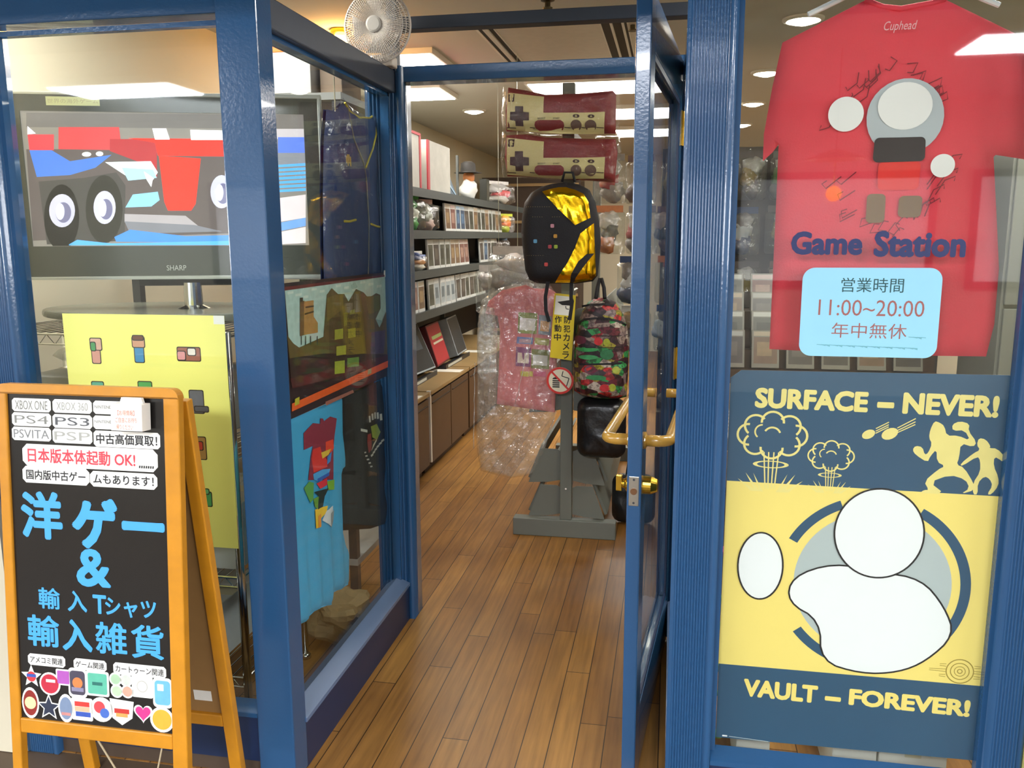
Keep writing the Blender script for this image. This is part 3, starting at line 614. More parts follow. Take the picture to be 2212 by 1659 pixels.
# plain generic shapes stand in for the printed figure
def shape(pts, k, w=.004):
    ca = sum(p[0] for p in pts) / len(pts); cb = sum(p[1] for p in pts) / len(pts)
    A(pts, WH, k); n = len(pts); ins = pts + [pts[0]]
    for i in range(n): A(stroke([pts[i], pts[(i + 1) % n]], w), BLK, k + .0002)
dome = [p for p in ell(c[0] - .01 * 0, c[1], R * .9, R * .9, 60, 205, 335)]
dome = G.pts((1772, 1428), (1772, 1340), (1700, 1300), (1710, 1245), (1800, 1215), (1900, 1235), (1990, 1250), (2040, 1310), (2062, 1372), (2000, 1428), (1940, 1452), (1860, 1455))
shape(smooth2(dome, 2), .0012)
cc = P3(1898, 1152); shape(ell(cc[0], cc[1], 98 * px, 108 * px, 48), .002)
ff = P3(1642, 1222); shape(ell(ff[0], ff[1], 52 * px, 84 * px, 36), .002)
# clouds, bursts, bombs
def arcs(x, y, s, m=YELT):
    o = P3(x, y)
    for i, a in enumerate(range(0, 360, 45)):
        t = math.radians(a); ca, cb = o[0] + math.cos(t) * s * .72, o[1] + math.sin(t) * s * .42
        A(arcband(ca, cb, s * .3, s * .37, a - 95, a + 95, 14), m, .0006)
    A(arcband(o[0], o[1], s * .22, s * .28, 20, 150, 10), m, .0006); A(arcband(o[0] - s * .3, o[1] + s * .1, s * .2, s * .25, 90, 230, 10), m, .0006)
    for k in (-.14, -.05, .05, .14): A(stroke([(o[0] + k * s * 1.6, o[1] - s * .55), (o[0] + k * s, o[1] - s * 1.75)], s * .04), m, .0006)
    A(arcband(o[0], o[1] - s * .95, s * .4, s * .47, 0, 360, 20), m, .0006) if 0 else A([(p[0], o[1] - s * .95 + (p[1] - o[1]) * .22) for p in arcband(o[0], o[1], s * .42, s * .55, 0, 359, 24)], m, .0006)
    for k in (-1.05, -.8, -.55, .55, .8, 1.05):
        A([(o[0] + k * s * .35, o[1] - s * 1.85), (o[0] + k * s * .55, o[1] - s * 1.85), (o[0] + k * s * .95, o[1] - s * (1.25 if abs(k) < .9 else 1.45))], m, .0006)
arcs(1668, 940, 74 * px); arcs(1795, 985, 48 * px)
for x, y, s in ((1876, 938, 1), (1922, 937, 1.25)):
    o = P3(x, y); A(ell(o[0], o[1], 15 * px * s, 10 * px * s, 16, rot=.5), YELT, .0006)
    for d in (-5, 0, 6): A(stroke([(o[0] + 15 * px, o[1] + (8 + d) * px), (o[0] + 42 * px * s, o[1] + (24 + d) * px * s)], .0022), YELT, .0006)
def walker(pl): 
    for pts, w in pl: A(stroke(G.pts(*pts), w), YELT, .0006)
def W7(*pp): A(smooth2([P3(1540 + x / 3.2917, 800 + y / 3.2917) for x, y in pp], 1), YELT, .0006)
W7((1575, 360), (1610, 370), (1645, 395), (1662, 465), (1740, 462), (1830, 500), (1790, 425), (1705, 430), (1700, 385), (1755, 360), (1825, 380), (1815, 430), (1875, 510), (1850, 545), (1762, 518), (1750, 620), (1732, 670), (1785, 690), (1852, 800), (1862, 850), (1760, 880), (1825, 838), (1795, 775), (1685, 742), (1540, 795), (1650, 880), (1470, 872), (1500, 850), (1535, 850), (1500, 790), (1600, 705), (1650, 680), (1592, 650), (1590, 560), (1545, 610), (1525, 655), (1440, 600), (1418, 565), (1440, 535), (1490, 545), (1505, 600), (1530, 588), (1558, 520), (1535, 480), (1545, 420))
W7((1890, 480), (1940, 490), (1975, 540), (1962, 552), (2020, 555), (2080, 620), (2152, 665), (2150, 688), (2090, 682), (2050, 640), (2000, 612), (1995, 680), (2030, 760), (2030, 820), (1980, 882), (1948, 882), (1988, 820), (1968, 772), (1930, 752), (1882, 800), (1882, 882), (1848, 882), (1848, 800), (1900, 722), (1900, 640), (1880, 610), (1770, 682), (1758, 665), (1850, 590), (1900, 565), (1875, 530))
# small emblem: rings and wing bars
EM = mat('poster_emblem_ochre', 'a8903c', .5); o = P3(2073, 1450)
for r0, r1 in ((.028, .0305), (.019, .021), (.011, .0125), (.004, .006)): A(arcband(o[0], o[1], r0, r1, 0, 359.9, 30), EM, .0008)
for i, l in ((1, .044), (0, .066), (-1, .044)):
    for s in (-1, 1):
        A(stroke([(o[0] + s * .03, o[1] + i * .013 + .003), (o[0] + s * l, o[1] + i * .013 + .002)], .0014), EM, .0008); A(stroke([(o[0] + s * .03, o[1] + i * .013 - .003), (o[0] + s * l, o[1] + i * .013 - .002)], .0014), EM, .0008)
art.build('printed_artwork', poster)
def ptext(txt, x0, y0, x1, y1, bold, m=YELT):
    a0, b1 = P3(x0, y0); a1, b0 = P3(x1, y1); MB().text(G, txt, a0, b0, a1, b1, m, .0008, bold, rot=-.012).build('lettering', poster)
ptext('SURFACE', 1632, 838, 1874, 890, .05); ptext('–', 1895, 868, 1931, 882, .03); ptext('NEVER!', 1952, 848, 2156, 902, .05)
ptext('VAULT', 1607, 1466, 1765, 1519, .05, YEL); ptext('–', 1782, 1503, 1816, 1516, .03, YEL); ptext('FOREVER!', 1835, 1488, 2094, 1548, .05, YEL)
fp = MB(); a, b = P3(1560, 1590); flatp(fp, G, [(a, b), (a + .012, b), (a + .012, b + .004), (a, b + .004)], WH, .0006); flatp(fp, G, [(a + .016, b + .001), (a + .11, b - .003), (a + .11, b - .0015), (a + .016, b + .0025)], GRY, .0006); fp.build('fine_print', poster)

# lettering on the glass and opening-hours sign
GL = Flat((.43, 1.9522, 1.43)); a0, b1 = GL.P(1710, 500); a1, b0 = GL.P(1862, 551)
dc = MB().text(GL, 'Game', a0, b0, a1, b1, mat('decal_navy', '1f2a5c', .5), 0, .045, rot=-.008)
a0, b1 = GL.P(1890, 499); a1, b0 = GL.P(2085, 556); dc.text(GL, 'Station', a0, b0, a1, b1, MATS['decal_navy'], 0, .045, rot=-.008)
dcl = dc.build('glass_lettering'); dcl.location = GL.O; tag(dcl, 'dark blue shop-name lettering stuck on the glass over the red shirt', 'lettering')
hs = thing('opening_hours_sign', 'light blue rounded opening-hours sign stuck on the glass', 'sign', GL.O)
SB = mat('sign_light_blue', '92cde4', .5, var=.02); tlc = GL.P(1735, 578); brc = GL.P(2026, 776); 
TLp, TRp, BRp, BLp = GL.pts((1735, 578), (2037, 588), (2026, 776), (1727, 768))
MB().prism(GL, rrect(TLp[0], BLp[1], TRp[0], TLp[1], .026, 8), -.0004, .0012, SB).build('panel', hs)
t = MB(); RB = mat('sign_brown_red', '9a5a54', .6); TL_ = mat('sign_dark_teal', '1d4a4e', .6)
def ht(txt, x0, y0, x1, y1, m, bold): a0, b1 = GL.P(x0, y0); a1, b0 = GL.P(x1, y1); t.text(GL, txt, a0, b0, a1, b1, m, .0016, bold, rot=-.006)
ht('営業時間', 1818, 600, 1951, 632, TL_, .0); ht('11:00~20:00', 1769, 647, 1995, 684, RB, -.004); ht('年中無休', 1797, 697, 1957, 732, RB, -.004)
t.build('lettering', hs)
fp = MB()
for x0, x1, y, hh in ((1962, 1998, 727, 7), (1764, 1984, 743, 6)):
    n = int((x1 - x0) / 9)
    for i in range(n):
        a, b = GL.P(x0 + i * 9, y + i * .35); flatp(fp, GL, [(a, b), (a + .010, b - .0006), (a + .010, b - .0022 - .0015 * (i % 3)), (a, b - .0015)], mat('sign_fine_teal', '6aa8b4', .6), .0016)
fp.build('fine_print', hs)

# the red shirt hung behind the glass
RS = mat('red_shirt_cloth', 'e23f4b', .85, var=.05, vscale=30, bump=.12, bscale=220)
SF = Flat((.43, 2.02, 1.55)); o = SF.pts((1868, 1), (1690, 92), (1668, 190), (1650, 290), (1648, 348), (1668, 330), (1682, 312), (1676, 450), (1662, 754), (1900, 767), (2130, 770), (2148, 700), (2158, 580), (2152, 450), (2146, 334), (2212, 344), (2262, 346), (2275, 230), (2192, 72), (2040, -2), (2012, 8), (1945, 20), (1905, 16))
sh = thing('red_shirt', 'red short-sleeved shirt with a coloured print, hung behind the right window', 'shirt', SF.O)
f1 = puff(o, .014, .03, .012, 9, 2); sk = MB(); sk.skin(SF, o, f1, RS, .02); sk.skin(SF, o, lambda a, b: -puff(o, .012, .03)(a, b) * .7, RS, .06); sk.build('cloth', sh, smooth=True)
col = MB(); q = SF.pts((1868, 1), (1905, 16), (1945, 20), (2012, 8), (2040, -2)); col.tube([SF.L(a, b, f1(a, b) + .004) for a, b in q], .006, RS, 8); col.build('collar', sh, smooth=True)
hg = MB(); a, b = SF.P(1950, 0); hg.tube([SF.L(a - .19, b - .02, 0), SF.L(a - .03, b + .05, 0), SF.L(a, b + .06, 0), SF.L(a + .03, b + .05, 0), SF.L(a + .19, b - .02, 0)], .006, WHITEP, 8); hg.tube([SF.L(a, b + .06, 0), SF.L(a, b + .1, 0), SF.L(a + .02, b + .125, 0), SF.L(a + .035, b + .1, 0)], .003, STEEL, 8)
hg.tube([SF.L(a + .018, b + .125, 0), SF.L(a + .018, 2.44 - 1.55, 0)], .0015, STEEL, 6); hg.build('hanger', sh)
pr = MB(); S1 = lambda pts, m, k=.005: pr.skin(SF, pts, lambda a, b: f1(a, b) + k, m, .02)
def pxe(x, y, rx, ry, rot=0): c = SF.P(x, y); k = abs(SF.P(x + 1, y)[0] - c[0]); return ell(c[0], c[1], rx * k, ry * k, 30, rot=rot)
PW = mat('print_white', 'efece4', .7, var=.02); PG = mat('print_grey', 'b6bcbc', .7, var=.02); PK = mat('print_black', '2a1d1c', .7); PR = mat('print_bright_red', 'e5281c', .7, var=.02); PB = mat('print_brown', '7a5a2e', .7)
# plain generic shapes stand in for the printed figure
S1(pxe(1950, 255, 84, 84), PG); S1(pxe(1950, 232, 60, 52), PW, .0066)
def pxr(x0, y0, x1, y1): l, t_ = SF.P(x0, y0); r_, b_ = SF.P(x1, y1 + (x1 - x0) * 0); return rrect(l, SF.P(x0, y1)[1], r_, t_, .010)
S1(pxr(1885, 300, 1990, 352), PK, .0066); S1(pxr(1895, 352, 1978, 412), PR); S1(pxe(1822, 250, 38, 38), PW, .0075); S1(pxe(2028, 360, 26, 26), PW, .0075)
S1(pxr(1868, 420, 1905, 482), PB); S1(pxr(1938, 424, 1985, 470), PB)
DM = mat('print_dark_scrawl', '7d1a26', .8)
for i in range(46):
    an = rnd.uniform(0, 6.28); x, y = 1925 + math.cos(an) * rnd.uniform(118, 168), 325 + math.sin(an) * rnd.uniform(140, 175)
    if x > 2068 or x < 1760: continue
    c = SF.P(x, y); q = [(c[0] + .012 * j * math.cos(an + j), c[1] + .010 * j * math.sin(an + j * 1.3)) for j in range(4)]
    pr.skin(SF, stroke(q, .0022), lambda a, b: f1(a, b) + .0035, DM, .05)
pr.build('printed_pattern', sh, smooth=True)
a0, b1 = SF.P(1903, 54); a1, b0 = SF.P(1972, 76); MB().text(SF, 'Cuphead', a0, b0, a1, b1, mat('print_pink_script', 'e8b0b0', .7), .03, 0, shear=.3).build('lettering', sh)
# ================================================================ left window: poster, television, stand, rack
YP = Flat((-1.35, 1.975, .95)); YS = mat('lemon_poster', 'fff884', .5, var=.04, vscale=5)
a0, b1 = YP.P(134, 677); a1 = YP.P(484, 681)[0]; b0 = YP.P(510, 1185)[1]
yp = MB().prism(YP, [(a0, b0), (a1, b0), (a1, b1), (a0, b1)], -.0008, 0, YS).build('poster'); yp.location = YP.O; tag(yp, 'lemon yellow poster with rows of small coloured icons behind the folding sign', 'poster')
pm = MB()
def icon(x, y, cols, s=1.0):
    c = YP.P(x, y); k = .021 * s
    for i, (dx, dy, w, h, col) in enumerate(cols):
        r = rrect(c[0] + (dx - w) * k, c[1] + (dy - h) * k, c[0] + (dx + w) * k, c[1] + (dy + h) * k, .004)
        flatp(pm, YP, rrect(c[0] + (dx - w - .12) * k, c[1] + (dy - h - .12) * k, c[0] + (dx + w + .12) * k, c[1] + (dy + h + .12) * k, .005), C('2a2420'), .0002 + .0004 * i); flatp(pm, YP, r, C(col), .0004 + .0004 * i)
icon(207, 757, [(0, -.2, .55, 1.4, 'd99a88'), (.1, .8, .75, .7, 'e0b09a'), (-.3, .5, .3, .5, '4a9a5a')]); icon(300, 753, [(0, -.2, .6, 1.5, '3f8fc0'), (0, .8, .8, .6, 'd8a080'), (0, 1.35, .7, .25, '6a3a26')])
icon(408, 765, [(0, 0, 1.5, .8, 'a0604e'), (.4, .3, .5, .4, 'efe6da'), (-1, -.2, .5, .5, 'e39a9a')]); icon(212, 842, [(0, 0, .8, 1, '5fae92')]); icon(314, 842, [(0, 0, .9, 1, '58ae5a')])
icon(425, 868, [(0, 0, .9, 1.4, '66686e'), (.6, -.9, .9, .3, '55575c')]); icon(432, 968, [(0, 0, .8, 1.4, 'b58a4a'), (0, .3, .4, .5, 'c23a30')]); icon(446, 1078, [(0, 0, .7, .9, '4fa860'), (0, 1.0, .4, .3, '6fbf78')])
pm.build('printed_artwork', yp)
MB().prism(YP, [(a1 - .03, b1 - .022), (a1, b1 - .022), (a1, b1), (a1 - .03, b1)], .0002, .0006, WHITE).build('tape', yp)

TV = Flat((-1.49, 2.41, 1.6), (.951, .3096, 0)); T_ = TV.P
tv = thing('television', 'wide flat television with a silver rim showing a red and blue car game, left window', 'television', TV.O)
q = TV.pts((18, 197), (697, 207), (700, 598), (47, 606)); L0, R0_ = (q[0][0] + q[3][0]) / 2, (q[1][0] + q[2][0]) / 2; T0, B0 = (q[0][1] + q[1][1]) / 2, (q[2][1] + q[3][1]) / 2
L1, R1 = (T_(55, 380)[0]), T_(661, 380)[0]; T1, B1 = T_(360, 243)[1], T_(360, 531)[1]
SILV = mat('silver_rim', 'c9cbc0', .3, metal=.25); BEZ = mat('tv_bezel', '5c5e54', .18, var=.04)  # bezel grey lightened to stand in for the arcade's reflection
MB().prism(TV, rrect(L0 + .004, B0 + .004, R0_ - .004, T0 - .004, .01), -.09, -.012, BLACK).build('casing', tv, bevel=.01)
fr = MB(); w = .009
for lo, hi in (((L0, B0), (R0_, B0 + w)), ((L0, T0 - w), (R0_, T0)), ((L0, B0), (L0 + w, T0)), ((R0_ - w, B0), (R0_, T0))): fr.prism(TV, [lo, (hi[0], lo[1]), hi, (lo[0], hi[1])], -.02, .004, SILV)
fr.build('rim', tv, bevel=.003)
bz = MB()
for lo, hi in (((L0, B0), (R0_, B1)), ((L0, T1), (R0_, T0)), ((L0, B1), (L1, T1)), ((R1, B1), (R0_, T1))): bz.prism(TV, [lo, (hi[0], lo[1]), hi, (lo[0], hi[1])], -.02, 0, BEZ)
bz.build('bezel', tv)
def E_(n, k=.75): return mat('screen_' + n, n, .3, emit=k, var=.08, vscale=14, spec=.1)
sc = MB(); sc.prism(TV, [(L1, B1), (R1, B1), (R1, T1), (L1, T1)], -.012, -.006, E_('8f8a82', .5))
def D(col, *pp, k=1): flatp(sc, TV, [(max(L1 + .001, min(R1 - .001, a)), max(B1 + .001, min(T1 - .001, b))) for a, b in TV.pts(*pp)], E_(col), -.0058 + .0004 * k)
def DE(col, x, y, rx, ry, k=1):
    D(col, *[(x + rx * math.cos(i * .2618), y + ry * math.sin(i * .2618)) for i in range(24)], k=k)
D('6e6a66', (55, 243), (660, 246), (660, 278), (55, 274)); D('5d5552', (55, 322), (520, 322), (600, 480), (600, 500), (55, 520)); D('b9b2b4', (480, 278), (660, 278), (660, 300), (480, 300), k=2)
D('d4464c', (58, 290), (115, 290), (115, 324), (62, 324), k=2); D('c0484a', (125, 274), (256, 274), (262, 324), (125, 322), k=2); D('a8383c', (236, 300), (338, 300), (338, 384), (300, 350), (236, 326), k=2)
D('f2382e', (275, 298), (500, 300), (500, 338), (340, 336), (334, 308), k=3); D('f0392c', (342, 336), (433, 342), (422, 440), (412, 455), (362, 455), (354, 436), k=3)
D('f4f0f8', (328, 277), (358, 277), (366, 301), (334, 301), k=4); D('fafafe', (410, 280), (500, 282), (500, 302), (412, 302), k=4); D('eeeaf6', (58, 272), (76, 288), (58, 290), k=4)
D('4a74c8', (62, 324), (110, 324), (150, 348), (240, 334), (205, 362), (150, 378), (78, 382), k=3); D('e8f4fa', (226, 350), (325, 348), (340, 372), (330, 388), (275, 382), k=4); D('9fd4e4', (262, 362), (330, 366), (338, 384), (276, 390), k=5); D('fafafe', (310, 370), (330, 384), (326, 404), (316, 388), k=6)
D('86c8ee', (270, 448), (286, 420), (340, 414), (344, 432), (326, 446), k=4); DE('f8f8f0', 186, 333, 10, 5, 5); DE('f8f8f0', 214, 332, 8, 5, 5)
D('4a4844', (82, 392), (180, 384), (250, 372), (270, 400), (268, 520), (100, 528), k=3)
DE('25241f', 132, 470, 38, 72, 4); DE('34332c', 224, 452, 40, 74, 4)
for x, y, rx, ry in ((133, 455, 28, 36), (225, 448, 24, 36), (478, 414, 24, 36)): DE('b9b8d2', x, y, rx, ry, 5); DE('6f6e8a', x + 3, y + 4, rx * .6, ry * .62, 6); DE('dedcec', x - 4, y + 2, rx * .34, ry * .5, 7)
D('a09a9c', (268, 462), (400, 466), (430, 490), (268, 480), k=3); D('77787e', (268, 478), (420, 486), (480, 500), (280, 505), k=4); D('4a86e0', (246, 512), (280, 496), (400, 510), (500, 508), (500, 524), (250, 522), k=5); D('5aa4f2', (148, 528), (166, 518), (240, 526), (500, 520), (600, 524), (600, 529), (148, 530), k=6)
D('5a78d0', (600, 296), (660, 296), (660, 330), (600, 330), k=3); D('7f8288', (600, 330), (660, 330), (660, 356), (600, 356), k=3)
for i in range(7): D('58a2e8', (600, 356 + i * 9), (660, 352 + i * 9), (660, 358 + i * 9), (600, 361 + i * 9), k=4)
D('cfc4c4', (600, 428), (660, 420), (660, 470), (600, 480), k=3); D('6f98d8', (600, 482), (660, 470), (660, 488), (600, 500), k=4); D('d8c8c6', (600, 502), (660, 490), (660, 525), (600, 528), k=4)
s_ = sc.build('screen', tv); s_['label'] = 'lit screen with a red and blue car scene'
a0, b1 = T_(360, 573); a1, b0 = T_(403, 584); MB().text(TV, 'SHARP', a0, b0, a1, b1, SILV, .001).build('lettering', tv)
a0, b1 = T_(98, 208); a1, b0 = T_(216, 229); stk = MB().prism(TV, [(a0, b0), (a1, b0), (a1, b1), (a0, b1)], .0002, .0008, mat('pale_lime_sticker', 'f0f2b8', .5)).build('title_sticker', tv)
MB().text(TV, '世界の海外ゲーム', a0 + .004, b0 + .006, a1 - .004, b1 - .006, mat('sticker_pale_ink', 'd2cc9a', .6), .0012).build('lettering', stk)
# stand under the television
ts = thing('television_stand', 'dark oval television stand board with chrome column under the television', 'stand', (-1.5, 2.42, 1.2))
ov = Flat((-1.5, 2.42, 1.2), (1, 0, 0), (0, 1, 0)); MB().prism(ov, [p for p in ell(-.055, .0, .41, .25, 48)], .012, .035, mat('stand_dark_gloss', '6a6e62', .2)).build('board', ts, bevel=.008)
cl = MB(); cl.lathe([(.05, .035), (.028, .045), (.026, .115)], CHROME, 24, (.03, .0, 0)); cl.build('column', ts, smooth=False)
bk = MB(); bk.prism(Flat((0, 0, 0), TV.u), [(-.16, .10), (.16, .10), (.16, .16), (-.16, .16)], -.115, -.095, BLACK); bk.build('bracket', ts)
# chrome wire rack the stand rests on
rk = thing('wire_rack', 'chrome wire shelf rack with posts behind the yellow poster, under the television', 'rack', (-1.5, 2.42, 0))
for x in (-.56, .275):
    for y in (-.25, .15):
        MB().tube([(x, y, 0), (x, y, 1.19)], .013, CHROME, 12).lathe([(.02, 0), (.02, .012), (.013, .02)], CHROME, 12, (x, y, 0)).build('post', rk, smooth=True)
for z in (1.175, .82, .46, .14):
    s2 = MB()
    for y in (-.25, .15): s2.tube([(-.56, y, z), (.275, y, z)], .004, CHROME, 6).tube([(-.56, y, z - .03), (.275, y, z - .03)], .003, CHROME, 6)
    for x in (-.56, .275): s2.tube([(x, -.25, z), (x, .15, z)], .004, CHROME, 6)
    for i in range(24): x = -.54 + i * .0348; s2.tube([(x, -.25, z + .003), (x, .15, z + .003)], .0018, CHROME, 5)
    for i in range(16):
        x = -.56 + i * .0522
        s2.tube([(x, -.25, z), (x + .026, -.25, z - .03), (x + .0522, -.25, z)], .0016, CHROME, 5)
    s2.build('wire_shelf', rk)
GB = mat('grey_white_carton', 'b9bab6', .7, var=.1); FILM = clear('plastic_film', 'f2f4f2', gloss=.10, rough=.12, bump=.9, bscale=16, milk=.06)
for i, (x, y, z, sx, sy, sz, lab) in enumerate(((-.15, .0, .827, .5, .36, .22, 'pale grey carton on the second shelf of the wire rack'), (.07, .02, .467, .36, .34, .20, 'pale carton on the third shelf of the wire rack'), (-.36, .0, .467, .3, .34, .24, 'second pale carton on the third shelf of the wire rack, towards the side wall'), (-.15, .0, .147, .6, .36, .18, 'grey carton on the lowest shelf of the wire rack'))):
    r = thing('carton', lab, 'box', (-1.5 + x, 2.36 + y, z)); MB().box((-sx / 2, -sy / 2, 0), (sx / 2, sy / 2, sz), GB).build('box_body', r, bevel=.004)
    MB().box((-sx / 2, -.03, sz), (sx / 2, .03, sz + .0008), mat('clear_tape', 'cfc7a8', .2)).box((-sx / 2 - .0008, -.03, sz * .55), (-sx / 2, .03, sz), MATS['clear_tape']).build('tape', r)
for i, (x, z) in enumerate(((.1, .672), (-.25, 1.052))):
    b = MB(); b.blob((0, 0, .045), .12, .11, .045, FILM, 22, 14, .5); o = b.build('plastic_bag', smooth=True); o.location = (-1.5 + x, 2.36, z + .002); tag(o, 'crumpled clear plastic bag on ' + ('the third-shelf' if i == 0 else 'the second-shelf') + ' carton of the wire rack', 'bag')
# tall steel shelf behind the television, with boxes on top
tr = thing('steel_shelf', 'tall grey steel shelf behind the television', 'shelf', (-1.6, 3.15, 0))
for x in (-.42, .42):
    for y in (-.2, .2): MB().box((x - .016, y - .016, 0), (x + .016, y + .016, 1.955), DGREY).build('upright', tr)
for z in (.2, .75, 1.3, 1.93): MB().box((-.44, -.22, z), (.44, .22, z + .025), mat('shelf_grey', '8d8f8c', .5)).build('shelf_board', tr)
bx = thing('toy_box', 'white toy box with an orange top band on the steel shelf beside the corner post', 'box', (-1.37, 3.02, 1.956))
Wb = mat('toy_box_white', 'cfcdc8', .5, var=.03); MB().box((-.14, -.09, 0), (.10, .1, .14), Wb).build('box_body', bx, bevel=.002)
MB().box((-.141, -.091, .14), (.101, .101, .168), mat('orange_band', 'f07a24', .5)).build('lid', bx, bevel=.002)
af = Flat((0, -.0905, 0)); pa = MB(); flatp(pa, af, rrect(.0 - .03, .03, .05, .095, .02), C('c9b8bc'), .0004); flatp(pa, af, ell(.008, .098, .032, .028, 20), C('8d9294'), .0006); flatp(pa, af, [(.004, .05), (.012, .05), (.012, .09), (.004, .09)], C('4a4a50'), .0008); pa.build('printed_picture', bx)
b2 = thing('flat_carton', 'brown flat carton beside the white toy box on the steel shelf', 'box', (-1.21, 3.06, 1.956)); MB().box((-.042, -.09, 0), (.04, .1, .15), mat('brown_carton', '8f7a66', .7)).build('box_body', b2, bevel=.002)
b3 = thing('tin', 'small red and white tin standing on the toy box', 'tin', (-1.38, 3.0, 2.1255)); MB().lathe([(.03, 0), (.03, .035), (.027, .04)], mat('tin_red', 'c8362e', .3), 20).build('tin_body', b3); MB().lathe([(.027, .04), (.022, .055)], WHITEP, 20).build('lid', b3)

# ================================================================ recess window: poster, shirts, jersey, paper, power strip
RF = Flat((-1.014, 2.36, 1.2), (0, 1, 0)); RP = RF.P
lp = MB(); lp.prism(RF, RF.pts((628, 906), (836, 812), (834, 588), (612, 612)), -.0008, 0, mat('poster_dark_band', '33262a', .4)); lpo = lp.build('poster'); lpo.location = RF.O
tag(lpo, 'landscape poster of hills and a wooden tower with an orange stripe, recess window', 'poster')
a = MB()
def RA(col, k, *pp, off=1): flatp(a, RF, RF.pts(*[((560 + x / 5.53, 550 + y / 5.53) if off else (x, y)) for x, y in pp]), mat('land_' + col, col, .4, var=.25, vscale=45), k * 2)
RA('bcd6cc', .0004, (303, 428), (1505, 255), (1535, 1300), (390, 1560))
for i in range(26): x = 330 + (i * 97) % 1150; y = 430 - (x - 303) * .145 + 20 + (i % 3) * 38; RA('dceada', .0006, (x, y), (x + 46, y - 8), (x + 46, y + 22), (x, y + 30))
RA('6a5833', .0008, (325, 960), (400, 1060), (470, 1110), (760, 980), (775, 800), (800, 480), (860, 400), (935, 470), (1010, 470), (1060, 560), (1150, 410), (1240, 450), (1300, 520), (1390, 460), (1440, 480), (1445, 640), (1385, 770), (1430, 870), (1500, 700), (1528, 640), (1540, 1330), (390, 1580))
RA('7d6a34', .001, (800, 520), (900, 480), (1000, 480), (1000, 640), (800, 800)); RA('6f6a2c', .0011, (1260, 500), (1430, 490), (1430, 660), (1300, 720)); RA('6d5a2c', .001, (470, 1120), (740, 1000), (700, 1220), (400, 1260))
RA('3a2a28', .0012, (345, 1240), (760, 1180), (1535, 1190), (1540, 1330), (380, 1600)); RA('54292a', .0013, (360, 1480), (1000, 1330), (1540, 1200), (1540, 1300), (390, 1600))
RA('5c4a30', .001, (830, 760), (1230, 700), (1230, 1240), (830, 1260)); RA('584a66', .0014, (1330, 930), (1500, 900), (1480, 1180), (1320, 1190)); RA('8fb0b0', .0009, (1385, 770), (1470, 790), (1430, 870))
for x, y, w, h, c in ((890, 890, 100, 120, 'a8a83c'), (1050, 880, 90, 110, '9a9238'), (910, 1090, 115, 110, 'b0ae40'), (890, 1270, 120, 150, 'a9b53e'), (1040, 1230, 140, 110, '6a9440'), (1000, 690, 40, 160, '7a7434'), (1070, 660, 60, 50, '8f8a3a')): RA(c, .0016, (x, y + 8), (x + w, y - 8), (x + w, y + h - 8), (x, y + h + 8))
RA('7a5c34', .0012, (478, 560), (530, 550), (530, 960), (478, 975)); RA('b98a4a', .0013, (525, 560), (640, 545), (640, 740), (690, 815), (690, 930), (525, 960)); RA('5a4426', .0015, (540, 620), (640, 605), (640, 625), (540, 640)); RA('5a4426', .0015, (530, 700), (640, 670), (640, 690), (530, 722)); RA('4a3c28', .0013, (478, 515), (512, 512), (512, 560), (478, 565))
for x in (490, 540, 600, 680): RA('3f4a48', .0012, (x, 975), (x + 10, 970), (x + 10, 1075), (x, 1080))
RA('f0622a', .0018, (628, 872), (836, 779), (836, 793), (628, 889), off=0); RA('6e2a2c', .0012, (612, 620), (834, 593), (834, 597), (612, 628), off=0)
RA('b9b48a', .002, (792, 799), (800, 795), (800, 806), (792, 810), off=0); RA('c2b83a', .002, (634, 862), (644, 857), (644, 872), (634, 877), off=0); RA('a86a5a', .002, (700, 868), (760, 842), (762, 848), (702, 876), off=0)
a.build('printed_artwork', lpo)
cp = MB(); q = RP(831, 591); cp.prism(RF, rrect(q[0] - .01, q[1] - .012, q[0] + .01, q[1] + .012, .004), .0004, .003, WHITEP); cp.build('clip', lpo)

BS = Flat((-1.035, 2.14, .72), (0, 1, 0)); CY = mat('turquoise_shirt_cloth', '3d9cc8', .85, var=.05, vscale=30, bump=.1, bscale=200)
q = BS.pts((625, 905), (737, 858), (739, 940), (746, 1007), (737, 1016), (741, 1151), (751, 1197), (752, 1263), (716, 1282), (713, 1306), (684, 1316), (646, 1352)); zl = q[-1][1]
q = q[:-1] + [(q[-1][0], zl), (1.985 - 2.14, zl - .015), (1.985 - 2.14, q[0][1])]; q = q[1:]
bs = thing('turquoise_shirt', 'turquoise shirt with a patchwork print hung below the landscape poster', 'shirt', BS.O)
f2 = lambda u, v: puff(q, .010, .03)(u, v) + .006 * math.sin(u * 70 + v * 3) * max(0, min(1, (.0 - v) * 5))
k = MB(); k.skin(BS, q, f2, CY, .018); k.skin(BS, q, lambda u, v: -puff(q, .01, .03)(u, v), CY, .05); k.build('cloth', bs, smooth=True)
a = MB()
def BP(col, *pp, k=.002): a.skin(BS, BS.pts(*[(620 + x / 6.9125, 840 + y / 6.9125) for x, y in pp]), lambda u, v: f2(u, v) + k, mat('print_' + col, col, .7, var=.12, vscale=80), .02)
BP('87283c', (190, 660), (330, 510), (440, 520), (440, 440), (480, 440), (500, 480), (590, 410), (690, 440), (655, 710), (640, 900), (640, 1350), (260, 1360), (300, 1000), (330, 850), (195, 910)); BP('d8332c', (330, 900), (440, 860), (460, 950), (540, 1060), (545, 1160), (340, 1250), (310, 1050), k=.0025); BP('e8452a', (520, 790), (630, 750), (645, 880), (600, 950), (520, 960), k=.0026)
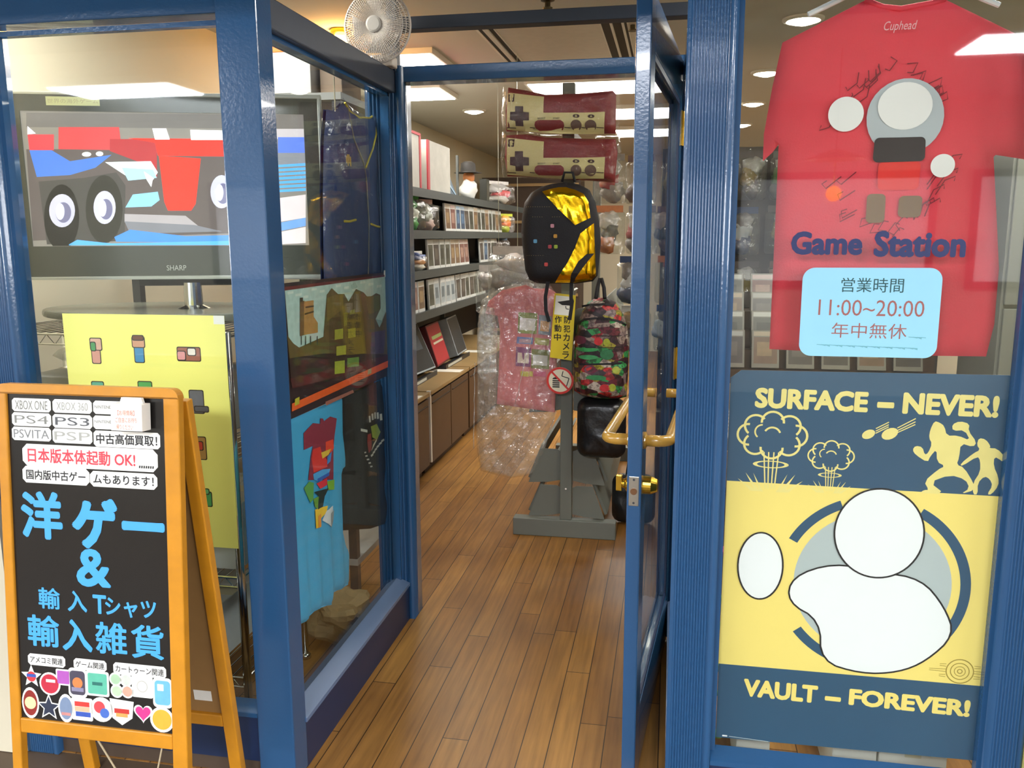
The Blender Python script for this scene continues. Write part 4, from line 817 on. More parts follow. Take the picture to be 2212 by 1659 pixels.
BP('e0b83c', (450, 950), (600, 890), (560, 980), (470, 1040), k=.003); BP('3f86c8', (545, 1010), (610, 930), (590, 1080), (540, 1130), k=.003); BP('4fa0da', (330, 1270), (470, 1200), (590, 1190), (560, 1280), (400, 1380), (340, 1350), k=.003); BP('2f5cae', (390, 1340), (570, 1240), (570, 1290), (400, 1390), k=.0035)
BP('d62c3c', (380, 1410), (540, 1330), (540, 1430), (440, 1490), k=.003); BP('7cae34', (540, 1380), (650, 1350), (650, 1500), (560, 1510), k=.003); BP('5a9a4a', (190, 1480), (270, 1380), (340, 1400), (330, 1640), (290, 1700), k=.003); BP('22302c', (340, 1540), (560, 1480), (500, 1600), (480, 1760), (400, 1800), (420, 1600), k=.0032)
BP('6a9a3c', (330, 1640), (420, 1600), (400, 1800), (350, 1760), k=.003); BP('efc22e', (350, 1800), (540, 1740), (520, 1850), (440, 1960), (470, 2060), (360, 2080), k=.003); BP('e8902a', (400, 1900), (460, 1860), (470, 2050), (400, 2070), k=.0035); BP('d2d4d6', (520, 1820), (640, 1740), (650, 1900), (600, 2060), (480, 1960), k=.0031); BP('8f9498', (600, 1860), (655, 1800), (650, 1960), (590, 2080), k=.0036)
a.build('printed_pattern', bs, smooth=True)
KS = Flat((-1.05, 2.56, .72), (0, 1, 0)); BK = mat('black_shirt_cloth', '1f1e1d', .9, var=.1, bump=.1, bscale=150)
q2 = KS.pts((736, 862), (790, 838), (842, 812), (842, 1128), (800, 1142), (738, 1146)); ks = thing('black_shirt', 'black shirt with a small printed crest hung beside the turquoise shirt', 'shirt', KS.O)
f3 = puff(q2, .010, .03, .006, 12, 4); k = MB(); k.skin(KS, q2, f3, BK, .025); k.skin(KS, q2, lambda u, v: -.006, BK, .1); k.build('cloth', ks, smooth=True)
a = MB()
def KP(col, *pp, k=.002): a.skin(KS, KS.pts(*[(620 + x / 6.9125, 840 + y / 6.9125) for x, y in pp]), lambda u, v: f3(u, v) + k, mat('print_' + col, col, .7, var=.12, vscale=80), .03)
for i in range(5):
    t = i * .32; x, y = 1170 + i * 42, 440 - 90 * math.sin(t * 1.5 + .4); KP('b9bcb4', (x, y), (x + 26, y - 6), (x + 36, y + 90), (x + 8, y + 96))
KP('8fa03a', (1200, 560), (1300, 520), (1350, 640), (1300, 760), (1220, 720)); KP('8f3a34', (1150, 680), (1200, 660), (1220, 900), (1180, 960), (1150, 800), k=.0025); KP('c9ccc0', (1060, 590), (1150, 610), (1150, 650), (1060, 630)); KP('cfc9b0', (1240, 830), (1290, 750), (1300, 770), (1220, 930))
for i in range(6): x, y = 1210 + i * 30, 990 - i * 44; KP('c4c4ba', (x, y), (x + 34, y - 30), (x + 44, y - 4), (x + 10, y + 26))
for i in range(5): x, y = 1100 + i * 22, 940 + i * 52; KP('c4c4ba', (x, y), (x + 38, y - 6), (x + 40, y + 16), (x + 2, y + 22))
a.build('printed_crest', ks)
NJ = Flat((-1.05, 2.85, 1.55), (0, 1, 0)); NV = mat('navy_jersey_cloth', '233a6e', .85, var=.12, vscale=20); PIP = mat('yellow_piping', 'd8c22c', .6)
q3 = NJ.pts((705, 236), (724, 240), (741, 221), (752, 240), (775, 254), (800, 255), (806, 249), (830, 256), (872, 290), (872, 640), (700, 660), (697, 420), (699, 300)); nj = thing('navy_baseball_shirt', 'navy baseball shirt with yellow piping in a clear bag, hung in the recess window', 'shirt', NJ.O)
f4 = puff(q3, .014, .03, .008, 9, 6); k = MB(); k.skin(NJ, q3, f4, NV, .03); k.skin(NJ, q3, lambda u, v: -.01, NV, .1); k.build('cloth', nj, smooth=True)
def pip(pp, m, r=.0032): return [NJ.L(u, v, f4(u, v) + .002) for u, v in NJ.pts(*pp)]
k = MB(); k.tube(pip(((741, 222), (752, 241), (775, 254), (797, 255), (805, 250)), 0), .0035, PIP, 6); k.tube(pip(((805, 250), (803, 290), (795, 322), (779, 362)), 0), .0035, PIP, 6)
for p0, p1 in (((735, 478), (760, 475)), ((790, 484), (818, 491))): k.tube(pip((p0, ((p0[0] + p1[0]) / 2, (p0[1] + p1[1]) / 2 + 2), p1), 0), .004, PIP, 6)
k.build('yellow_piping', nj); k = MB(); k.tube(pip(((743, 232), (755, 300), (775, 352), (783, 390), (785, 480), (786, 600)), 0), .0025, mat('grey_piping', '7d7a70', .6), 6); k.build('button_placket', nj)
a = MB(); u, v = NJ.P(745, 345)
for i in range(4): a.skin(NJ, rrect(u - .02 + i * .011, v - .012 - (i % 2) * .008, u - .011 + i * .011, v + .02 - abs(i - 1.5) * .006, .003), lambda x, y: f4(x, y) + .002, mat('gold_embroidery', 'c29a34', .6), .03)
a.build('chest_emblem', nj)
k = MB(); bq = [(p[0] - .01 if p[0] < 0 else p[0] + .01, p[1] + .012) for p in q3]; k.skin(NJ, bq, lambda x, y: puff(bq, .02, .03, .02, 14, 3)(x, y) + .006, clear('bag_film_thin', 'f8faf8', gloss=.03, rough=.1, bump=.5, bscale=14, milk=.03), .03); k.build('clear_bag', nj, smooth=True)
a = MB(); u, v = NJ.P(724, 240); a.tube([NJ.L(u, v, .0), NJ.L(u - .03, v - .02, -.01)], .002, WHITEP, 6); a.tube([NJ.L(u, v, 0), (NJ.L(u, 0, 0)[0], NJ.L(u, 0, 0)[1], 1.943 - 1.55)], .0022, mat('hanging_cord', 'b0a890', .8), 6); a.build('hanging_cord', nj)
pb = MB(); pb.blob((0, 0, .095), .11, .10, .095, mat('crumpled_paper', '8a7550', .8, bump=.6, bscale=18), 26, 18, .55); q = atz(712, 1318, 0); po = pb.build('paper_bundle'); po.location = (-1.16, 2.72, 0.005); tag(po, 'crumpled brown paper bundle on the floor behind the turquoise shirt hem', 'paper')
ps = thing('power_strip', 'white power strip with a glowing orange switch on the floor behind the recess window', 'power strip', atz(718, 1340, 0), rz=.25); ps.location[2] = 0
MB().box((-.13, -.025, 0), (.13, .025, .03), WHITEP).build('strip_body', ps, bevel=.005)
for i in range(4): MB().lathe([(.016, .030), (.014, .0312)], mat('socket_grey', 'b9b6a8', .4), 16, (-.08 + i * .045, 0, 0)).build('socket', ps)
MB().box((.095, -.01, .03), (.115, .01, .034), mat('neon_orange', 'ff6a2a', .4, emit=6)).build('switch', ps)
k = MB(); k.tube([(-.13, 0, .015), (-.2, -.05, .006), (-.3, .0, .006), (-.38, .1, .006)], .004, WHITEP, 6); k.build('cord', ps)
fl = thing('artificial_flower', 'pink artificial flower with green leaves between the blue post and the navy poster', 'flower', at(1546, 1400, 2.03)); fl.location[2] = 0
z0 = 0; zb = at(1549, 1190, 2.03)[2]
MB().lathe([(.03, 0), (.035, .08), (.03, .085)], mat('flower_pot', '6d655a', .6), 16).build('pot', fl)
k = MB(); k.tube([(0, 0, .07), (.004, 0, zb * .6), (.002, 0, zb - .01)], .0025, mat('stem_green', '4f7a2c', .6), 6); k.build('stem', fl)
k = MB()
for i in range(6): t = i * 1.047; k.blob((.002 + .013 * math.cos(t), .013 * math.sin(t), zb), .012, .012, .008, mat('petal_pink', 'd83a78', .6), 8, 6)
k.build('blossom', fl, smooth=True)
for i in range(7): zz = .2 + i * .06; t = i * 2.2; k = MB(); k.blob((.014 * math.cos(t), .014 * math.sin(t), zz), .016, .009, .012, mat('leaf_green', '7aa83a', .6), 8, 6); k.build('leaf', fl, smooth=True)
# ================================================================ inside the shop: shelves on the left wall
SHB = mat('shelf_dark_metal', '3a403f', .45); XF = -1.47
su = thing('wall_shelf_unit', 'dark metal shelf unit along the left wall, full of boxed games', 'shelf', (-1.7, 6.2, 0)); Y0, Y1 = -1.9, 2.3
ZS = [atx(893, 415, -1.5)[2] + .02, atx(893, 503, -1.5)[2] + .01, atx(893, 588, -1.5)[2], atx(893, 680, -1.5)[2]]
for z in ZS:
    m = MB(); m.box((-.25, Y0, z - .02), (.22, Y1, z), SHB); m.box((.215, Y0, z - .045), (.23, Y1, z + .006), SHB); m.build('shelf_board', su)
for y in (Y0, -.62, .9, Y1): MB().box((-.27, y - .015, .53), (-.23, y + .015, ZS[0] + .0), SHB).build('upright', su)
MB().box((-.275, Y0, .53), (-.27, Y1, ZS[0] - .02), mat('shelf_back_panel', '2c2a29', .7)).build('back_panel', su)
CASES = {}
CW = mat('case_white_plastic', 'c9cac6', .25, var=.05)
def case_proto(key, cov, case=CW):
    r = thing('game_case', 'x', 'game case', (0, 0, 0)); m = MB(); m.box((-.014, -.066, 0), (0, .066, .19), case); m.build('case_body', r, bevel=.002)
    c = MB(); M_ = mat('cover_' + cov[0], cov[0], .3, var=.35, vscale=30); c.box((0, -.056, .022), (.0009, .056, .155), M_); c.box((.0009, -.04, .06), (.0013, .03, .13), mat('cover_' + cov[1], cov[1], .3, var=.4, vscale=40)); c.box((.0, -.056, .16), (.0009, .056, .182), mat('cover_' + cov[2], cov[2], .3, var=.1)); c.build('cover_sheet', r)
    CASES[key] = [r, False]
for i, cv in enumerate((('3f3a38', '55504a', '9fa09c'), ('6a5340', '8a7455', 'a89a84'), ('31465f', '56708c', '8fa5b8'), ('4a4d44', '30332e', 'b5b8b2'), ('6d4a44', '94766a', 'b09a94'), ('9aa4a8', '5f6a70', 'c8cccc'))): case_proto(i, cv)
def place_case(k, loc, rot, label, group):
    r, used = CASES[k]
    if not used: CASES[k][1] = True; r.location = loc; r.rotation_euler = rot; r['label'] = label; r['group'] = group; return r
    return dup(r, loc, rot, label, group)
rows = ((1, 5.66, 7, (1, 4, 2, 2, 0, 3, 1), 'tan or blue game case standing in the top row of boxed games'), (1, 6.62, 7, (3, 3, 1, 3, 3, 1, 3), 'olive game case farther along the top row of boxed games'),
        (2, 5.22, 8, (3, 0, 3, 3, 1, 1, 4, 4), 'game case standing in the middle row of boxed games on the wall shelf'), (2, 6.7, 5, (0, 2, 0, 3, 0), 'dark game case at the far end of the middle row of boxed games'),
        (3, 4.72, 3, (4, 4, 1), 'reddish game case at the near end of the bottom row of boxed games'), (3, 5.22, 5, (3, 5, 5, 5, 5), 'white-edged game case standing in the bottom row of boxed games'), (3, 5.92, 7, (0, 0, 3, 0, 3, 3, 0), 'dark game case at the far end of the bottom row of boxed games'))
for si, ys, n, ks, lab in rows:
    for i in range(n): place_case(ks[i], (-1.50  + .001 * i, ys + i * .1335, ZS[si] + .001), (0, rnd.uniform(-.07, -.02), rnd.uniform(-.03, .03)), lab, lab)
for i in range(4): place_case((0, 3, 5, 3)[i], (-1.56, 5.62 + i * .139, ZS[3] + .04), (0, -.08, 0), 'grey game case raised behind the bottom row of boxed games', 'raised cases')
FILM2 = clear('toy_bag_film', 'f2f4f2', gloss=.08, rough=.05, bump=.9, bscale=22, milk=.03)
def bagged(name, loc, w, h, cols, label, cat='bagged toy', group=None, d=.07, seed=1, rz=0, film=FILM2):
    """A soft toy or part in a clear hang bag with a card header."""
    r = thing(name, label, cat, loc, group, rz); fl_ = Flat((0, 0, 0)); R_ = random.Random(seed)
    m = MB(); n = len(cols)
    for i, cc in enumerate(cols):
        z = h * (.12 + .68 * (i + .5) / n); m.blob((R_.uniform(-.15, .15) * w, 0, z), w * R_.uniform(.25, .4), d * .45, h * .62 / n, C(cc), 14, 9, .5)
    m.build('toy_body', r, smooth=True)
    k = MB(); o = rrect(-w / 2, 0, w / 2, h * .88, .02); fd = puff(o, d * .62, .05, .02, 16, seed); k.skin(fl_, o, fd, film, .02); k.skin(fl_, o, lambda a, b: -fd(a, b), film, .03); k.build('clear_bag', r, smooth=True)
    MB().box((-w * .42, -.003, h * .86), (w * .42, .003, h), mat('card_' + cols[0], cols[0], .5, var=.3)).build('header_card', r)
    return r
bagged('plush_toy', (-1.56, 4.98, ZS[1] + .002), .2, .22, ('3f9a44', 'e8e8e0', '4aa24a'), 'green and white bagged plush toy at the near end of the top games row', 'plush toy', d=.12, seed=4, rz=1.2)
bagged('plush_toy', (-1.56, 5.3, ZS[1] + .002), .18, .2, ('c9a8a0', 'b6b8ae', 'dcdcd4'), 'pale pink and grey bagged toy beside the green plush toy', 'plush toy', d=.12, seed=9, rz=1.2)
bagged('figure_toy', (-1.52, 4.93, ZS[2] + .002), .16, .12, ('e0dcd0', 'c98a4a', '5a6a9a'), 'small white and orange toy at the near end of the middle row', 'toy', d=.1, seed=5, rz=1.2)
bagged('bagged_toy', (-1.53, 7.5, ZS[2] + .002), .26, .2, ('3c4a58', 'a8a49a', '5c4a44'), 'grey bagged toy at the far end of the wall shelf', seed=6, rz=1.0)
bagged('bagged_toy', (-1.5, 7.66, ZS[1] + .002), .22, .17, ('b8c43a', 'ef7a2c', 'e8a83a'), 'yellow and orange bagged toy at the far end of the top games row', seed=7, rz=1.0)
# things on top of the wall shelves
zt = ZS[0] + .002
b = thing('display_box', 'white picture box with a red edge on the wall shelf top, nearest the door', 'box', (-1.62, 4.93, zt)); PBX = mat('picture_box_white', 'a9a79e', .5, var=.2, vscale=14); RBX = mat('box_red_edge', 'a82a34', .5)
MB().box((-.12, -.24, 0), (.10, .16, .32), PBX).build('box_body', b, bevel=.002); m = MB(); m.box((.085, .135, -.0), (.104, .166, .322), RBX); m.box((-.12, -.24, .32), (.104, .166, .335), RBX); m.build('red_edge', b)
b = thing('display_box', 'white box with pale green and yellow pictures on top of the wall shelf', 'box', (-1.6, 5.42, zt)); MB().box((-.12, -.24, 0), (.1, .3, .31), PBX).build('box_body', b, bevel=.002)
m = MB(); pf = Flat((.1005, 0, 0), (0, 1, 0))
for y, z, w, h, c in ((-.15, .2, .05, .06, '8a8f86'), (-.02, .16, .07, .02, '6f9a5a'), (.1, .1, .04, .05, 'b9a45a'), (-.1, .06, .06, .05, '9a9a90'), (.18, .2, .05, .07, 'a8a890'), (.2, .05, .05, .04, 'b8c49a'), (.05, .25, .05, .02, '6a6f60')): flatp(m, pf, ell(y, z, w, h, 16, rot=y * 3), C(c), .0004)
m.build('printed_picture', b); m = MB(); m.box((.094, -.246, 0), (.102, -.2, .31), RBX); m.build('red_edge', b)
b = thing('leaning_panel', 'grey blue flat box leaning on the white picture box, top of the wall shelf', 'box', (-1.58, 5.86, zt)); m = MB(); m.prism(Flat((0, 0, 0), (0, 1, 0)), [(-.12, 0), (.38, 0), (.30, .05), (-.12, .31)], -.05, .0, mat('grey_blue_card', '5a6a78', .5)); m.build('box_body', b); m = MB(); m.prism(Flat((0, 0, 0), (0, 1, 0)), [(-.12, .16), (.33, .01), (.36, .01), (-.12, .19)], .0, .004, mat('pale_blue_edge', '8ea8bc', .5)); m.build('edge_strip', b)
b = thing('figurine', 'figurine with a dark hat and orange face on top of the wall shelf', 'figurine', (-1.55, 6.45, zt)); m = MB(); m.blob((0, 0, .07), .07, .1, .075, mat('figurine_white', 'c8c8c4', .5), 16, 10, .3); m.build('body', b, smooth=True); MB().blob((0, .02, .17), .045, .06, .05, mat('figurine_orange', 'b4703e', .6), 14, 9).build('head', b, smooth=True)
MB().lathe([(.11, .2), (.06, .21), (.055, .27), (.03, .285)], mat('figurine_hat', '2e2b28', .6), 18, (0, .0, 0)).build('hat', b, smooth=True); MB().box((-.06, -.14, 0), (-.045, -.11, .32), mat('figurine_post', '3f423f', .5)).build('backing_post', b)
b = thing('slim_box', 'slim dark upright box on top of the wall shelf beside a bagged red toy', 'box', (-1.52, 7.02, zt)); MB().box((-.06, -.05, 0), (.0, .06, .19), mat('slim_box_dark', '24261f', .4)).build('box_body', b, bevel=.003); MB().box((.0, -.04, .02), (.001, .05, .17), mat('slim_box_print', '3f4236', .4)).build('front_print', b)
bagged('bagged_toy', (-1.52, 7.45, zt), .34, .2, ('c0bcb8', 'd2404a', 'a8a4a4'), 'bagged red and grey toy at the far end of the top of the wall shelf', d=.14, seed=11, rz=1.1)
# base cabinets
WD = mat('cabinet_brown_wood', '4c3725', .45, var=.2, vscale=9); WDT = mat('cabinet_top_wood', '94794e', .5, var=.12, vscale=7)
labs = ('brown wooden base cabinet nearest the door jamb, left wall', 'brown wooden base cabinet with a pale end strip, second from the door', 'brown wooden base cabinet under the red box, third from the door', 'brown wooden base cabinet farthest along the left wall')
for i, (a, b_) in enumerate(((3.86, 4.86), (4.885, 5.88), (5.9, 6.9), (6.92, 7.9))):
    r = thing('base_cabinet', labs[i], 'cabinet', (-1.43, (a + b_) / 2, 0), 'base cabinets on the left wall'); h = (b_ - a) / 2
    m = MB(); m.box((-.6, -h, .06), (-.022, h, .5), WD); m.box((-.58, -h + .02, 0), (-.05, h - .02, .06), PLINTH); m.build('body', r)
    MB().box((-.62, -h, .5), (.008, h, .525), WDT).build('top_board', r, bevel=.003)
    for y0, y1 in ((-h + .008, -.006), (.006, h - .008)):
        m = MB(); m.box((-.022, y0, .07), (0, y1, .485), WD); d_ = m.build('door', r, bevel=.003)
        MB().box((.0, y0 + .03, .44), (.005, y1 - .03, .448), mat('cabinet_groove', '33261a', .6)).build('pull_groove', d_)
    if i == 1: MB().box((-.02, -h - .012, .08), (.004, -h + .012, .527), WHITEP).build('edge_strip', r)
    if i < 3: MB().box((-.22, h - .25, .525), (.0, h - .13, .5265), mat('pale_price_card', 'e8e4d6', .5)).build('price_card', r)
BXP = mat('blister_dark', '2a3036', .25, var=.5, vscale=12); BXW = mat('blister_grey', '9aa2a6', .25, var=.2)
def slab(name, loc, w, h, d, rot, face, edge, label, cat='box', prints=()):
    r = thing(name, label, cat, loc); r.rotation_euler = rot; MB().box((-d, -w / 2, 0), (0, w / 2, h), edge).build('box_body', r, bevel=.003)
    m = MB(); m.box((0, -w / 2 + .012, .012), (.001, w / 2 - .012, h - .012), face)
    for y, z, pw, ph, c in prints: m.box((.001, y - pw / 2, z - ph / 2), (.0016, y + pw / 2, z + ph / 2), C(c))
    m.build('front_print', r); return r
slab('console_box', (-1.60, 4.98, .566), .36, .36, .09, (0, -.42, .1), BXP, BXW, 'shrink-wrapped dark box leaning on the cabinet top, nearest the door', prints=((.02, .2, .2, .12, '4a5660'), (-.08, .1, .08, .05, '6f7a80')))
slab('console_box', (-1.60, 5.4, .566), .34, .34, .09, (0, -.42, -.1), BXP, BXW, 'second shrink-wrapped grey box leaning on the cabinet top, behind the first', prints=((.0, .2, .18, .1, '39434a'),))
slab('console_box', (-1.60, 5.85, .556), .40, .3, .09, (0, -.3, .05), mat('box_red_print', 'a8222c', .4), mat('box_dark_red', '5e1a20', .4), 'red box with a pale green stripe on the cabinet top', prints=((.02, .2, .3, .025, '9fae6a'), (.02, .16, .3, .015, 'c9c2a8')))
slab('console_box', (-1.60, 6.4, .556), .36, .3, .09, (0, -.3, .05), BXP, BXW, 'dark box leaning on the cabinet top beyond the red box')
for i, y in enumerate((4.35, 5.15, 6.1)):
    r = thing('display_tray', 'black tray along the front of the cabinet top, ' + ('nearest the door' if i == 0 else 'under the leaning boxes' if i == 1 else 'under the red box'), 'tray', (-1.62, y, .526))
    m = MB(); m.box((-.0, -.36, 0), (.06, .36, .012), BLACK); m.box((.055, -.36, .0), (.062, .36, .03), BLACK); m.build('tray_body', r); MB().box((.0622, -.3, .006), (.063, .1, .024), mat('shelf_label_strip', 'b8bab0', .4)).build('label_strip', r)

# ================================================================ goods stand in the middle
GM = mat('stand_grey_metal', '6d7068', .55, var=.04); st = thing('goods_stand', 'grey metal double-sided goods stand with sloping shelves facing the door', 'stand', (-.476, 3.95, 0))
X = lambda x: x + .476
MB().box((X(-.737), -.03, 0), (X(-.233), .03, .088), GM).build('base_bar', st, bevel=.004)
MB().box((X(-.505), -.022, .088), (X(-.449), .022, 2.13), GM).build('post', st, bevel=.003)
MB().lathe([(.006, 0), (.005, .003)], CHROME, 12, (0, -.022, .246), (0, -1, 0)).build('bolt', st)
SFl = Flat((0, .04, 0))
for z0, z1 in ((.1, .255), (.27, .437), (.62, .78), (.96, 1.12)):
    for s in (-1, 1):
        MB().prism(SFl, [(s * .03, z0 + .012), (s * .09, z0), (s * .187, z0 - .006), (s * .128, z1), (s * .05, z1), (s * .03, z1 - .01)], -.004, 0, GM).build('end_plate', st)
        m = MB(); ba = Vector((s * .12, .05, z1)); bb = Vector((s * .185, .05, z0)); L_ = Vector((0, 1.5, 0)); n_ = Vector((s * .012, 0, .006)); m.add([ba, bb, bb + L_, ba + L_, ba + n_, bb + n_, bb + L_ + n_, ba + L_ + n_], [(0, 1, 2, 3), (4, 5, 6, 7), (0, 1, 5, 4), (1, 2, 6, 5), (2, 3, 7, 6), (3, 0, 4, 7)], GM); m.build('sloping_shelf', st)
MB().box((-.02, .022, 1.9), (.02, 1.5, 1.93), GM).build('top_rail', st); MB().box((-.025, 1.47, 0), (.025, 1.52, 1.93), GM).build('rear_post', st)
MB().box((-.25, 1.46, 0), (.25, 1.53, .088), GM).build('rear_base_bar', st)
# the two game-pad cushions
CM = mat('cushion_maroon', '7e1f26', .8, var=.1, bump=.1, bscale=120); CC = mat('cushion_cream', 'cfc48e', .8, var=.05); CD = mat('cushion_dark', '3f2226', .8); CB = mat('cushion_brown_button', '5e4438', .7)
GF = clear('cushion_film', 'f6f6f4', gloss=.05, rough=.05, bump=1, bscale=26, milk=.005)
def cushion(pp, off, num, label):
    fl_ = Flat((-.51, 3.86, 1.9)); o = fl_.pts(*pp); f = puff(o, .05, .05, .01, 9, off); r = thing('pad_cushion', label, 'cushion', fl_.O)
    m = MB(); m.skin(fl_, o, f, CM, .018); m.skin(fl_, o, lambda a, b: -puff(o, .05, .05)(a, b), CM, .04); m.build('cushion_body', r, smooth=True)
    m = MB(); Q = lambda x, y: fl_.P(1080 + x / 7.54, 180 + (y + off) / 7.54); pl = lambda pts, mt, k=.002: m.skin(fl_, [Q(*p) for p in pts], lambda a, b: f(a, b) + k, mt, .02)
    pl([(140, 175), (480, 215), (740, 240), (735, 505), (1300, 505), (1725, 490), (1705, 835), (1000, 835), (135, 770)], CC); pl([(200, 490), (280, 490), (280, 400), (410, 400), (410, 490), (505, 500), (505, 630), (410, 630), (410, 720), (285, 715), (285, 640), (195, 620)], CD, .004)
    cx = lambda x, y, rx, ry: [(x + rx * math.cos(i * .35), y + ry * math.sin(i * .35)) for i in range(18)]
    pl([(650, 622), (1010, 622), (1060, 660), (1068, 715), (1040, 775), (1000, 790), (650, 780), (600, 750), (588, 700), (605, 650)], CM, .004); pl(cx(1260, 705, 88, 88), CB, .004); pl(cx(1492, 708, 94, 92), CB, .004)
    for x in (1262, 1500): pl(cx(x, 560, 55, 30), CD, .004)
    for x0, x1 in ((135, 285), (510, 590), (1070, 1170), (1345, 1400), (1585, 1705)): pl([(x0, 732), (x1, 740), (x1, 752), (x0, 744)], CD, .004)
    pl([(165, 205), (270, 205), (262, 330), (160, 325)], CD, .004); m.build('printed_game_pad', r, smooth=True)
    t = MB(); 
    def tt(s, x0, y0, x1, y1, mt, k): a0, b1 = Q(x0, y0); a1, b0 = Q(x1, y1); t.text(fl_, s, a0, b0, a1, b1, mt, f((a0 + a1) / 2, (b0 + b1) / 2) + k, .02)
    tt(num, 195, 228, 240, 308, CC, .006); tt('B', 1247, 545, 1280, 577, CC, .006); tt('A', 1485, 545, 1518, 577, CC, .006); tt('SELECT', 640, 585, 770, 606, CD, .005); tt('START', 890, 585, 995, 606, CD, .005); t.build('lettering', r)
    m = MB(); o2 = [(a + (.018 if a > 0 else -.018), b + (.012 if b > sum(p[1] for p in o) / len(o) else -.006)) for a, b in o]; m.skin(fl_, o2, lambda a, b: puff(o2, .058, .05)(a, b) + .008 * noise.noise(Vector((a * 30, b * 30, off))) + .006, GF, .012); m.build('clear_wrap', r, smooth=True); return r
cushion(((1098, 189), (1140, 196), (1180, 205), (1240, 203), (1290, 199), (1324, 196), (1331, 204), (1330, 289), (1240, 288), (1160, 284), (1094, 284), (1092, 240)), 0, 'II', 'maroon game-pad cushion marked II in clear wrap, upper of the two')
cushion(((1094, 292), (1140, 290), (1180, 297), (1240, 299), (1290, 300), (1330, 300), (1334, 330), (1328, 394), (1250, 389), (1160, 383), (1096, 381), (1090, 340)), 725, 'I', 'maroon game-pad cushion marked I in clear wrap, lower of the two')
# black and gold backpack
bf = Flat((-.5, 3.76, 1.46)); B4 = lambda x, y: bf.P(1100 + x / 6.914, 390 + y / 6.914)
o = [B4(*p) for p in ((190, 560), (230, 330), (330, 180), (480, 95), (650, 45), (850, 25), (1050, 60), (1200, 140), (1290, 330), (1340, 600), (1370, 900), (1345, 1200), (1320, 1420), (1250, 1505), (1000, 1540), (700, 1540), (420, 1535), (300, 1480), (240, 1330), (205, 1050), (180, 800))]
bp1 = thing('backpack', 'black backpack with shiny gold panels hung on the goods stand', 'backpack', bf.O); KB = mat('black_bag_cloth', '17161c', .7, var=.15, bump=.15, bscale=180); GOLD = mat('gold_foil', 'e8b81e', .16, metal=1, var=.12, vscale=14, bump=.5, bscale=9)
f = puff(o, .07, .06, .006, 8, 3); m = MB(); m.skin(bf, o, f, KB, .02); m.skin(bf, o, lambda a, b: -puff(o, .06, .05)(a, b), KB, .04); m.build('bag_body', bp1, smooth=True)
m = MB(); g1 = [B4(*p) for p in ((523, 175), (620, 140), (760, 112), (870, 108), (1010, 150), (1130, 205), (1200, 330), (1235, 560), (1010, 670), (900, 560), (760, 430))]; g2 = [B4(*p) for p in ((1282, 640), (1292, 900), (1300, 1100), (1305, 1420), (1240, 1480), (1000, 1520), (700, 1522), (900, 1220), (1010, 1000), (1090, 790))]
fg = lambda a, b: f(a, b) + .003 + .004 * noise.noise(Vector((a * 38 + b * 20, b * 22, 1)))
m.skin(bf, g1, fg, GOLD, .008); m.skin(bf, g2, fg, GOLD, .008); m.build('gold_panel', bp1, smooth=True)
m = MB(); m.skin(bf, [B4(*p) for p in ((1290, 1085), (1150, 1260), (1020, 1440), (985, 1515), (930, 1505), (960, 1380), (1060, 1200), (1180, 1095))], lambda a, b: f(a, b) + .008, KB, .02); m.build('black_band', bp1)
m = MB()
for x, y, c in ((678, 680, 'c98a98'), (722, 830, 'c8902e'), (428, 905, '5a9cc4'), (640, 985, 'a83440'), (728, 985, '9ab02e'), (585, 1245, 'c8342c')): q = B4(x, y); m.skin(bf, rrect(q[0] - .008, q[1] - .008, q[0] + .008, q[1] + .008, .004), lambda a, b: f(a, b) + .003, C(c), .02)
for y, x0, x1 in ((400, 290, 690), (548, 390, 560), (548, 680, 840), (1115, 300, 600)):
    for i in range(int((x1 - x0) / 34)): q = B4(x0 + i * 34, y); m.skin(bf, rrect(q[0] - .0012, q[1] - .0012, q[0] + .0012, q[1] + .0012, .0005, 1), lambda a, b: f(a, b) + .003, C('8d7a4a'), .02)
m.build('printed_dots', bp1)
m = MB(); t0, t1 = bf.P(1214, 393), bf.P(1242, 393); m.tube([bf.L(t0[0], t0[1], 0), bf.L(t0[0] + .01, t0[1] + .04, 0), bf.L(t1[0] - .01, t1[1] + .04, 0), bf.L(t1[0], t1[1], 0)], .006, KB, 8); m.build('carry_loop', bp1, smooth=True)
for xs in (((1186, 606), (1180, 640), (1181, 670), (1188, 694)), ((1236, 606), (1235, 640), (1236, 662), (1232, 690))): m = MB(); m.skin(bf, stroke(bf.pts(*xs), .016), lambda a, b: .025, KB, .05); m.build('strap', bp1, solid=.003)
# patchwork backpack
bf = Flat((-.305, 3.88, .93)); B5 = lambda x, y: bf.P(1180 + x / 5.53, 600 + y / 5.53)
o = [B5(*p) for p in ((345, 700), (370, 560), (430, 400), (500, 290), (600, 237), (720, 240), (830, 290), (920, 430), (970, 600), (985, 800), (980, 1100), (960, 1420), (850, 1450), (600, 1440), (420, 1400), (340, 1350), (325, 1150))]
bp2 = thing('backpack', 'comic-patchwork backpack with black zips hung beside the open door', 'backpack', bf.O); PW_ = patchwork('comic_patchwork_cloth', 13); f = puff(o, .08, .06, .006, 8, 5); m = MB(); m.skin(bf, o, f, PW_, .02); m.skin(bf, o, lambda a, b: -puff(o, .06, .05)(a, b), KB, .04); m.build('bag_body', bp2, smooth=True)
pk = [B5(*p) for p in ((400, 1010), (980, 1005), (965, 1390), (850, 1425), (600, 1420), (430, 1380), (395, 1200))]; fp_ = puff(pk, .025, .04); m = MB(); m.skin(bf, pk, lambda a, b: f(a, b) + fp_(a, b) + .001, PW_, .02); m.build('front_pocket', bp2, smooth=True)
